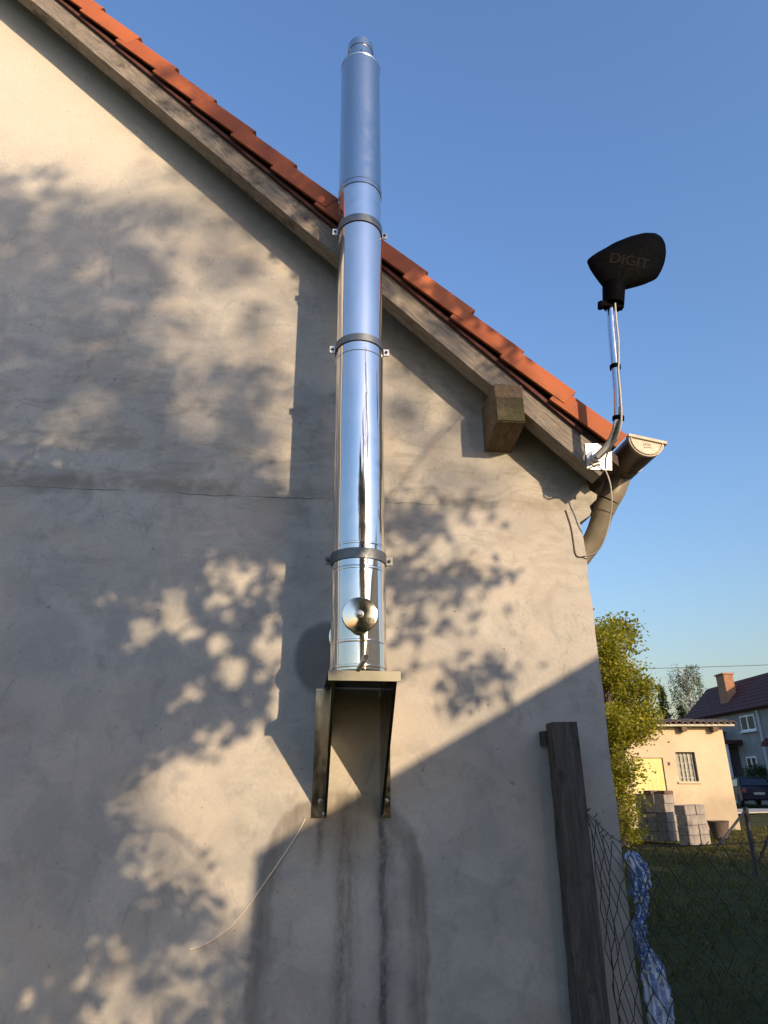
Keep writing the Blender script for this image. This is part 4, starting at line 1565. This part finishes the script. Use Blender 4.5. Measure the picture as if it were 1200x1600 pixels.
M_BARK = simple('grey_bark', (0.11, 0.09, 0.07), 0.95, 0, 0.3, 8, 0.6, 0.02)
M_BIRCHB = simple('birch_bark', (0.50, 0.48, 0.44), 0.9, 0, 0.3, 5, 0.4)
M_LEAF_Y = make_leaf('yellow_green_leaf', (0.14, 0.155, 0.018), (0.29, 0.275, 0.033), (0.44, 0.39, 0.06), 0.5)
M_LEAF_D = make_leaf('green_leaf', (0.022, 0.045, 0.012), (0.045, 0.075, 0.018), (0.075, 0.11, 0.03), 0.3)
M_LEAF_B = make_leaf('birch_leaf', (0.06, 0.09, 0.05), (0.11, 0.14, 0.075), (0.17, 0.20, 0.11), 0.3)
M_NEEDLE = make_leaf('spruce_needle', (0.018, 0.034, 0.018), (0.032, 0.055, 0.027), (0.05, 0.075, 0.035), 0.1)


def broad_tree(name, label, base, height, clumps, leaf, n_leaf, mat, trunk_r=0.16, group=None, bark=M_BARK):
    """clumps: (x, y, z, rx, ry, rz) relative to the base; leaves fill small tufts inside each"""
    t = thing(name, label, 'tree', base, group)
    B = Vector(base)
    mb = MB()
    mb.tube([B + Vector((0, 0, -0.2)), B + Vector((0.03, 0.02, height * 0.25)), B + Vector((0.08, -0.03, height * 0.55)), B + Vector((0.05, 0.0, height * 0.82))],
            [trunk_r * 1.25, trunk_r, trunk_r * 0.6, trunk_r * 0.2], 10)
    for c_ in clumps:
        e_ = B + Vector(c_[:3])
        s_ = B + Vector((0.05, 0, min(height * 0.7, max(height * 0.15, c_[2] * 0.6))))
        m_ = s_.lerp(e_, 0.5) + Vector((random.uniform(-.15, .15), random.uniform(-.15, .15), 0.12 * random.random()))
        mb.tube([s_, m_, e_], [trunk_r * 0.35, trunk_r * 0.2, trunk_r * 0.06], 6)
    mb.build('trunk', bark, t, smooth=50)
    vol = np.array([c_[3] * c_[4] * c_[5] for c_ in clumps])
    cnt = (n_leaf * vol / vol.sum()).astype(int)
    cs = []
    for c_, k_ in zip(clumps, cnt):
        nt_ = max(4, k_ // 28)
        d = RNG.normal(size=(nt_, 3))
        d /= np.linalg.norm(d, axis=1)[:, None]
        d *= (RNG.uniform(0.25, 1, nt_) ** 0.4)[:, None]
        tc = d * np.array(c_[3:6]) + np.array(c_[:3])
        idx = RNG.integers(0, nt_, k_)
        cs.append(tc[idx] + RNG.normal(size=(k_, 3)) * leaf * np.array([1.7, 1.7, 1.1]))
    cs = np.concatenate(cs) + np.array(base)
    V, Fc = leaf_cloud(cs, leaf)
    np_mesh('crown', V, Fc, mat, t)
    return t


# yellow-green tree just past the house corner
tbase = Vector((8.35, 18.2, 0))
cl_px = [(962, 985, 26), (945, 1005, 30), (985, 1005, 16), (950, 1045, 34), (985, 1060, 26), (1005, 1085, 22), (960, 1090, 34), (995, 1120, 28), (1012, 1115, 14), (950, 1130, 30), (975, 1140, 30),
         (1005, 1140, 16), (945, 1170, 24), (970, 1190, 20), (985, 1200, 15), (955, 1215, 24), (975, 1240, 20), (978, 1262, 15), (985, 1296, 15), (968, 1300, 18), (970, 1285, 18), (960, 1260, 22), (990, 990, 8), (999, 1075, 12)]
clumps = []
for x, y, r_ in cl_px:
    yy = 18.2 + random.uniform(-1.0, 1.0)
    p = at(x, y, yy)
    rm = r_ * 18.8 / 1018 * 0.95
    clumps.append((p.x - tbase.x, p.y - tbase.y, p.z, rm, rm * 1.1, rm * 0.85))
for k_ in range(14):
    clumps.append((random.uniform(-3.4, -0.9), random.uniform(-1.2, 1.5), random.uniform(0.8, 6.0), 0.8, 0.8, 0.6))
broad_tree('leafy_tree', 'bright yellow green leafy tree close behind the house corner', tbase, 6.2, clumps, 0.10, 95000, M_LEAF_Y, 0.16)

# birch and two spruces far behind
bb_ = at(1082, 1120, 70)
bbase = Vector((bb_.x, bb_.y, 0))
bt = thing('birch_tree', 'pale drooping birch tree rising behind the far house', 'tree', bbase)
topz = at(1076, 1036, 70).z
mb = MB()
mb.tube([bbase, bbase + Vector((0.3, 0, topz * 0.5)), bbase + Vector((-0.1, 0, topz * 0.95))], [0.28, 0.2, 0.05], 8)
cs = []
for k_ in range(150):
    h_ = random.uniform(0.52, 1.0)
    rad = 2.6 * (1.0 - abs(h_ - 0.78) / 0.34) ** 0.6 if abs(h_ - 0.78) < 0.33 else 0.4
    a_ = random.uniform(0, 2 * pi)
    rr = rad * random.uniform(0.2, 1)
    p = bbase + Vector((rr * cos(a_), rr * sin(a_), h_ * topz))
    if k_ % 3 == 0:
        mb.tube([bbase + Vector((0, 0, (h_ - 0.12) * topz)), p], [0.06, 0.02], 5)
    ln = random.uniform(0.8, 3.0)
    n_ = int(22 + 14 * ln)
    tt = RNG.uniform(0, 1, n_) ** 1.2
    cs.append(np.stack([p.x + RNG.normal(0, 0.16, n_) + 0.1 * tt, p.y + RNG.normal(0, 0.16, n_), p.z - tt * ln], 1))
mb.build('trunk', M_BIRCHB, bt, smooth=50)
V, Fc = leaf_cloud(np.concatenate(cs), 0.17, 0.6, 0.4)
np_mesh('crown', V, Fc, M_LEAF_B, bt)


def spruce(base, h, rad, label, n_=2600, leaf=0.22, group=None):
    t = thing('spruce_tree', label, 'tree', base, group)
    B = Vector(base)
    mb = MB().tube([B, B + Vector((0, 0, h))], [0.05 * rad + 0.05, 0.02], 8)
    cs = []
    levels = int(h * 2.4)
    for i in range(levels):
        z = h * (0.08 + 0.9 * i / levels)
        rl = rad * (1 - z / h) ** 0.85 + 0.08
        nb = 7
        for k_ in range(nb):
            a_ = random.uniform(0, 2 * pi)
            r2 = rl * random.uniform(0.65, 1.15)
            tip = B + Vector((r2 * cos(a_), r2 * sin(a_), z - 0.28 * r2))
            s_ = B + Vector((0, 0, z))
            mb.tube([s_, tip], [0.03, 0.008], 4)
            m_ = max(6, int(n_ / (levels * nb) * (rl / rad + 0.25) * 1.6))
            tt = RNG.uniform(0.05, 1, m_)
            P_ = np.array(s_)[None] * (1 - tt[:, None]) + np.array(tip)[None] * tt[:, None]
            cs.append(P_ + RNG.normal(size=(m_, 3)) * np.array([0.09, 0.09, 0.10]) * (1.0 + rad * 0.25))
    mb.build('trunk', M_BARK, t, smooth=50)
    V, Fc = leaf_cloud(np.concatenate(cs), leaf, 0.6, 0.3)
    np_mesh('crown', V, Fc, M_NEEDLE, t)
    return t


pS = at(1040, 1130, 66)
spruce((pS.x, pS.y, 0), at(1040, 1066, 66).z, 1.7, 'slim dark spruce left of the birch above the outbuilding roof', 3500, 0.28)
pS = at(1066, 1120, 62)
spruce((pS.x, pS.y, 0), at(1066, 1098, 62).z, 1.5, 'shorter dark spruce peeping out below the birch crown', 3000, 0.28)

# clipped bush by the car
pb_ = hit(1189, 1262, (0, 0, 0), Vector((0, 0, 1)))
pb_ = pb_ * 1.12
bz_ = at(1189, 1207, pb_.y).z
cl_b = [(0.0, 0, bz_, 0.55, 0.5, 0.35), (0.6, 0.1, bz_ + 0.1, 0.5, 0.5, 0.35), (-0.35, 0, bz_ - 0.15, 0.35, 0.4, 0.3), (0.9, 0, bz_ - 0.1, 0.5, 0.5, 0.4)]
t_ = broad_tree('garden_bush', 'dark green round topped bush on a thin stem behind the parked car', (pb_.x, pb_.y, 0), bz_, cl_b, 0.10, 2600, M_LEAF_D, 0.05)
t_['category'] = 'bush'

# ------------------------------------------------------------------ what stands behind the viewer: a barn and trees that shade the wall
L1 = 4.5


def tosun(x, z, L):
    """the point at perpendicular distance L before the wall whose shadow falls on (x, z)"""
    k_ = L / (-SUN.y)
    return Vector((x + SUN.x * k_, W - L, z + SUN.z * k_))


barn = thing('garden_barn', 'plain plastered barn behind the viewer whose roof shades the foot of the gable wall', 'barn', tosun(0, 0, L1))
BD = Vector((sin(SUN_AZ), -cos(SUN_AZ), 0))        # its long side runs away from the house
BG = Vector((cos(SUN_AZ), sin(SUN_AZ), 0))         # along its gable
eL = tosun(-0.19, 1.30, L1)
SLB, TR_, DB = 0.44, 6.0, 3.2
up_ = Vector((0, 0, 1))
eR = eL + BG * TR_ + up_ * SLB * TR_
eE = eL + BG * TR_ * 2
bw = MB()
wq = lambda t_, z_: Vector((eL.x, eL.y, 0)) + BG * t_ + BD * 0.12 + up_ * z_
zq = lambda t_: eL.z + SLB * min(t_, 2 * TR_ - t_) - 0.13
bw.prism([wq(0.15, -0.2), wq(0.15, zq(0.15)), wq(TR_, zq(TR_)), wq(2 * TR_ - 0.15, zq(0.15)), wq(2 * TR_ - 0.15, -0.2)], BD * DB)
bw.build('wall', M_SHED, barn)
br_ = MB()
br_.prism([eL, eR, eR - up_ * 0.11, eL - up_ * 0.11], BD * (DB + 0.25))
br_.prism([eR + BG * 0.002, eE, eE - up_ * 0.11, eR + BG * 0.002 - up_ * 0.11], BD * (DB + 0.25))
br_.build('roof', M_TILE2, barn)
bd = MB().prism([wq(2.4, 0.0) - BD * 0.003, wq(2.4, 2.2) - BD * 0.003, wq(3.6, 2.2) - BD * 0.003, wq(3.6, 0.0) - BD * 0.003], -BD * 0.05)
bd.build('door', M_POST, barn)

# shade tree: its crown hangs over the barn; tufts are placed so that their shadows fall on the wall as seen
shade = thing('shade_tree', 'broad leafy tree behind the viewer that throws the dappled shade on the gable', 'tree', (1.8, -5.5, 0))
sh_spec = [  # x, y, rx, ry, optical depth (ellipses of shade on the gable)
    (30, 275, 60, 22, 1.1), (-60, 330, 110, 60, 2.2), (60, 340, 90, 50, 0.9), (130, 400, 130, 70, 0.9), (20, 460, 120, 90, 1.3), (200, 500, 90, 70, 1.0),
    (-80, 600, 160, 160, 2.4), (120, 600, 150, 110, 1.2), (250, 640, 60, 80, 1.4), (385, 560, 42, 38, 1.6), (350, 590, 40, 30, 1.4), (300, 520, 38, 40, 0.7), (400, 490, 30, 16, 1.5), (415, 610, 40, 30, 1.3),
    (340, 660, 70, 40, 0.7), (230, 720, 130, 50, 1.6), (380, 740, 90, 30, 1.2),
    (120, 820, 200, 90, 3.0), (330, 815, 130, 45, 3.0), (420, 850, 60, 50, 2.6), (60, 960, 140, 110, 3.0), (150, 1080, 130, 80, 3.0), (220, 880, 60, 45, 2.6),
    (255, 1100, 60, 60, 2.6), (330, 1130, 60, 45, 2.6), (300, 1010, 25, 60, 1.8), (370, 1000, 26, 40, 1.3), (410, 960, 40, 40, 1.2), (390, 1110, 50, 25, 1.6), (230, 1045, 45, 30, 2.2), (340, 965, 16, 60, 1.3),
    (60, 1180, 150, 60, 2.8), (170, 1170, 80, 40, 2.6), (40, 1330, 130, 130, 2.8), (150, 1370, 60, 90, 2.4), (190, 1290, 40, 26, 1.2), (225, 1420, 60, 50, 2.2), (300, 1440, 70, 32, 1.2), (318, 1340, 30, 24, 2.4),
    (60, 1520, 100, 70, 2.6), (210, 1490, 70, 40, 1.3), (60, 1640, 120, 60, 2.2),
    (690, 808, 75, 18, 1.3), (640, 832, 50, 20, 1.3), (740, 795, 30, 14, 0.9), (700, 903, 75, 20, 1.4), (640, 930, 50, 26, 1.4), (770, 890, 40, 12, 1.0), (650, 975, 55, 18, 1.4), (725, 940, 40, 12, 0.8),
    (765, 1045, 45, 14, 1.3), (715, 1085, 40, 20, 1.5), (790, 1065, 20, 22, 1.2), (745, 1060, 20, 25, 0.8), (640, 1050, 40, 16, 0.6), (590, 800, 50, 26, 1.0), (590, 905, 50, 26, 0.8),
    (-200, 800, 160, 300, 2.6), (-200, 1200, 160, 300, 2.6),
    (100, 760, 180, 60, 2.6), (330, 775, 130, 40, 2.4), (60, 880, 150, 90, 2.4), (130, 1000, 130, 90, 2.4), (60, 1090, 130, 90, 2.4), (90, 1240, 90, 70, 2.2), (60, 1400, 110, 120, 2.2),
    (330, 955, 130, 80, 1.6), (345, 1060, 100, 70, 1.4), (405, 1420, 22, 90, 1.0), (400, 1540, 26, 80, 1.2), (300, 1470, 60, 60, 0.9), (230, 1560, 90, 50, 0.8), (340, 1560, 70, 50, 0.9),
    (430, 950, 14, 60, 0.8), (290, 1060, 22, 26, 1.4), (440, 1180, 30, 14, 1.0),
]
rake_spec = [(300, 150, 60, 30, 0.9), (370, 205, 60, 30, 1.6), (440, 265, 60, 34, 2.0), (510, 325, 60, 34, 2.0), (580, 385, 60, 36, 2.0), (650, 440, 60, 34, 1.8), (710, 490, 55, 30, 1.3), (800, 560, 40, 22, 0.7)]
flecks = [(275, 945, 19, 28, 1), (224, 986, 22, 21, 1), (202, 1006, 20, 14, .85), (242, 955, 18, 18, .75), (288, 984, 24, 19, 1), (341, 943, 19, 21, 1), (362, 908, 34, 13, .8), (385, 925, 18, 14, .8), (400, 895, 18, 9, .7),
          (172, 934, 24, 11, .85), (340, 1006, 21, 21, 1), (424, 1008, 24, 30, .85), (360, 1050, 24, 26, 1), (306, 1075, 23, 19, 1), (278, 1108, 19, 22, .85), (388, 1100, 16, 14, .8), (432, 1095, 12, 22, .9), (275, 1035, 12, 12, .6),
          (260, 882, 14, 10, .6), (252, 1155, 16, 12, .6), (420, 960, 22, 14, .6), (435, 1050, 12, 30, .6),
          (425, 1200, 52, 55, 1), (455, 1245, 40, 40, 1), (350, 1255, 95, 44, 1), (275, 1272, 58, 40, 1), (425, 1285, 48, 42, 1), (345, 1310, 55, 42, .9), (375, 1345, 40, 40, .9), (290, 1330, 44, 40, .8), (383, 1400, 24, 60, .8), (395, 1168, 36, 16, .7),
          (188, 1275, 27, 22, .8), (345, 1450, 54, 62, .5), (240, 1530, 90, 46, .5), (330, 1540, 60, 60, .4), (190, 1580, 70, 40, .5), (290, 1372, 45, 24, .7),
          (60, 150, 260, 105, 1), (215, 240, 90, 60, .8), (300, 500, 50, 60, .55), (400, 515, 55, 55, .5), (300, 640, 40, 60, .5), (430, 690, 30, 70, .5), (130, 650, 50, 40, .5), (60, 470, 40, 30, .4), (425, 430, 36, 50, .6), (445, 420, 20, 200, .6)]


def keep(P_, soft=1.0):
    L_ = W - P_[:, 1]
    q = np.stack([P_[:, 0] - SUN.x / -SUN.y * L_, np.full(len(P_), W), P_[:, 2] - SUN.z / -SUN.y * L_], 1) - np.array(EYE)
    d = q @ np.array(FWD)
    u = 600 + F_PX * (q @ np.array(RGT)) / d
    v = 800 - F_PX * (q @ np.array(UPV)) / d
    ok_ = np.ones(len(P_), bool)
    for cx_, cy_, rx_, ry_, pr in flecks:
        ins = ((u - cx_) / (rx_ * soft)) ** 2 + ((v - cy_) / (ry_ * soft)) ** 2 < 1
        ok_ &= ~(ins & (RNG.uniform(0, 1, len(P_)) < pr))
    return P_[ok_]


cs = []
tips = []
LS = 0.075
for q_i, (x, y, rx, ry, od) in enumerate(sh_spec + rake_spec):
    c_ = at(x, y, W)
    ex, ey = at(x + rx, y, W), at(x, y + ry, W)
    ax_, az_ = (ex - c_).length, (ey - c_).length
    if q_i >= len(sh_spec):
        c_ = at(x, y, 2.94)
        c_ = Vector((c_.x - 0.21 * SUN.x / -SUN.y, W, c_.z - 0.21 * SUN.z / -SUN.y))
    n_ = int(od * pi * ax_ * az_ / (LS * LS * 0.30 * 0.62) * 1.25)
    Lc = random.uniform(3.7, 5.0) if (y > 740 or x > 460) else random.uniform(7.5, 9.0)
    if y < 740 and x < 460 and q_i < len(sh_spec):
        n_ = int(n_ * 0.55)
    a_ = RNG.uniform(0, 2 * pi, n_)
    # tufts along twigs: leaves gather, leaving holes
    nt_ = max(5, n_ // 9)
    ta = RNG.uniform(0, 2 * pi, nt_)
    trr = np.sqrt(RNG.uniform(0, 1, nt_))
    txx, tzz = c_.x + ax_ * trr * np.cos(ta), c_.z + az_ * trr * np.sin(ta)
    tL = Lc + RNG.normal(0, 0.25, nt_)
    kx = SUN.x / -SUN.y
    kz = SUN.z / -SUN.y
    T = np.stack([txx + kx * tL, W - tL, tzz + kz * tL], 1)
    idx = RNG.integers(0, nt_, n_)
    cs.append(T[idx] + RNG.normal(size=(n_, 3)) * np.array([0.055, 0.07, 0.045]))
    tips.append(tosun(c_.x, c_.z, Lc))
V, Fc = leaf_cloud(np.concatenate([keep(np.concatenate(cs[:len(sh_spec)]), 1.02), np.concatenate(cs[len(sh_spec):])]), LS, 0.8)
np_mesh('crown', V, Fc, M_LEAF_D, shade)


def branch_out(mb, start, tips_, r0, r1):
    """limbs: every tuft hangs on the nearest limb already there"""
    have = [(start, r0)]
    todo = list(tips_)
    while todo:
        best = min(((p - h[0]).length, i, k_) for i, p in enumerate(todo) for k_, h in enumerate(have))
        _, i, k_ = best
        p = todo.pop(i)
        h, rh = have[k_]
        rn = max(r1, rh * 0.66)
        mb.tube([h, h.lerp(p, 0.5) + Vector((random.uniform(-.05, .05), random.uniform(-.05, .05), 0.05)), p], [rh, (rh + rn) / 2, rn], 6)
        have.append((p, rn))


mb = MB()
hub = Vector((1.75, -4.7, 3.9))
mb.tube([Vector((1.8, -5.5, -0.2)), Vector((1.85, -5.4, 2.0)), hub, Vector((1.6, -4.3, 6.0))], [0.20, 0.17, 0.10, 0.04], 12)
branch_out(mb, hub, tips, 0.05, 0.006)
mb.build('trunk', M_BARK, shade, smooth=50)

# a second, taller tree farther off: its shade is soft
soft_spec = [(-40, 420, 170, 120, 0.8), (110, 520, 190, 170, 0.95), (250, 600, 150, 130, 0.8), (60, 650, 200, 120, 1.1), (300, 690, 150, 80, 0.9), (130, 360, 120, 60, 0.6), (380, 640, 60, 90, 0.5),
             (100, 900, 220, 160, 1.3), (100, 1120, 190, 150, 1.3), (330, 790, 140, 50, 1.3), (50, 1350, 130, 150, 1.0), (200, 1560, 90, 80, 0.5), (345, 1470, 80, 90, 1.0), (330, 1570, 110, 70, 1.2), (300, 345, 150, 105, 0.75), (390, 425, 90, 80, 0.5), (190, 300, 110, 50, 0.5), (420, 520, 45, 70, 0.35), (680, 680, 90, 120, 0.5), (640, 600, 50, 70, 0.4), (780, 770, 60, 60, 0.25)]
tree2 = thing('shade_tree', 'tall leafy tree farther behind the viewer whose shade on the gable is soft', 'tree', (5.8, -12.5, 0))
cs2, tips2 = [], []
for (x, y, rx, ry, od) in soft_spec:
    c_ = at(x, y, W)
    ax_, az_ = (at(x + rx, y, W) - c_).length, (at(x, y + ry, W) - c_).length
    n_ = int(od * pi * ax_ * az_ / (0.14 * 0.14 * 0.30 * 0.62))
    Lc = random.uniform(13.5, 16.5)
    ta, trr = RNG.uniform(0, 2 * pi, n_), np.sqrt(RNG.uniform(0, 1, n_))
    tL = Lc + RNG.normal(0, 0.7, n_)
    cs2.append(np.stack([c_.x + ax_ * trr * np.cos(ta) + SUN.x / -SUN.y * tL, W - tL, c_.z + az_ * trr * np.sin(ta) + SUN.z / -SUN.y * tL], 1))
    tips2.append(tosun(c_.x, c_.z, Lc))
V, Fc = leaf_cloud(keep(np.concatenate(cs2), 1.25), 0.14, 0.8)
np_mesh('crown', V, Fc, M_LEAF_D, tree2)
mb = MB()
hub2 = Vector((5.6, -12.3, 6.0))
mb.tube([Vector((5.8, -12.5, -0.2)), Vector((5.7, -12.4, 3.0)), hub2, Vector((5.4, -12.0, 9.5))], [0.3, 0.24, 0.18, 0.05], 12)
branch_out(mb, hub2, tips2, 0.08, 0.012)
mb.build('trunk', M_BARK, tree2, smooth=50)

# tall spruce reflected as the dark stripe in the polished flue, and two unseen trees added to shade the lawn
spruce((1.6, -13.5, 0), 11.8, 2.3, 'tall dark spruce behind the viewer mirrored as a dark stripe in the flue', 12000, 0.30)
for i, (x, y, h_) in enumerate(((12.2, 0.2, 5.6), (15.6, 1.2, 6.0))):
    cl_ = [(random.uniform(-1.5, 1.5), random.uniform(-1.4, 1.4), random.uniform(0.9, h_), 1.1, 1.1, 0.9) for _ in range(26)]
    broad_tree('added_tree', ('nearer' if i == 0 else 'farther') + ' dense green tree added out of view right of the viewer to shade the lawn', (x, y, 0), h_, cl_, 0.16, 9000, M_LEAF_D, 0.15, None)

# ------------------------------------------------------------------ grass
n_ = 200000
gx = RNG.uniform(1.3, 19, n_)
gy = RNG.uniform(3.6, 24, n_) ** 1.0
near = RNG.uniform(0, 1, n_) < np.clip(9.0 / np.hypot(gx, gy), 0.15, 1.0)
gx, gy = gx[near], gy[near]
az = np.arctan2(gx, gy)
ok = (az > radians(18)) & (az < radians(43)) & ~((gx < 1.7) & (gy > 3.1))
gx, gy = gx[ok], gy[ok]
n_ = len(gx)
dist = np.hypot(gx, gy)
hg = RNG.uniform(0.02, 0.075, n_) * (0.8 + 0.5 * np.sin(gx * 1.7) * np.cos(gy * 1.3)) + (RNG.uniform(0, 1, n_) > 0.965) * RNG.uniform(0.02, 0.13, n_)
ww = 0.002 + 0.00075 * dist
th = RNG.uniform(0, 2 * pi, n_)
gz = 0.05 * np.sin(gx * 0.7 + 1.0) * np.sin(gy * 0.55) - 0.055
lean = RNG.normal(0, 0.6, (n_, 2)) * hg[:, None]
A = np.stack([gx - ww * np.cos(th), gy - ww * np.sin(th), gz], 1)
B_ = np.stack([gx + ww * np.cos(th), gy + ww * np.sin(th), gz], 1)
T = np.stack([gx + lean[:, 0], gy + lean[:, 1], gz + hg], 1)
V = np.stack([A, B_, T], 1).reshape(-1, 3)
np_mesh('grass', V, np.arange(n_ * 3).reshape(-1, 3), make_leaf('grass_blade', (0.053, 0.051, 0.016), (0.09, 0.085, 0.023), (0.155, 0.135, 0.043), 0.3), kind='stuff')

bpy.context.view_layer.update()
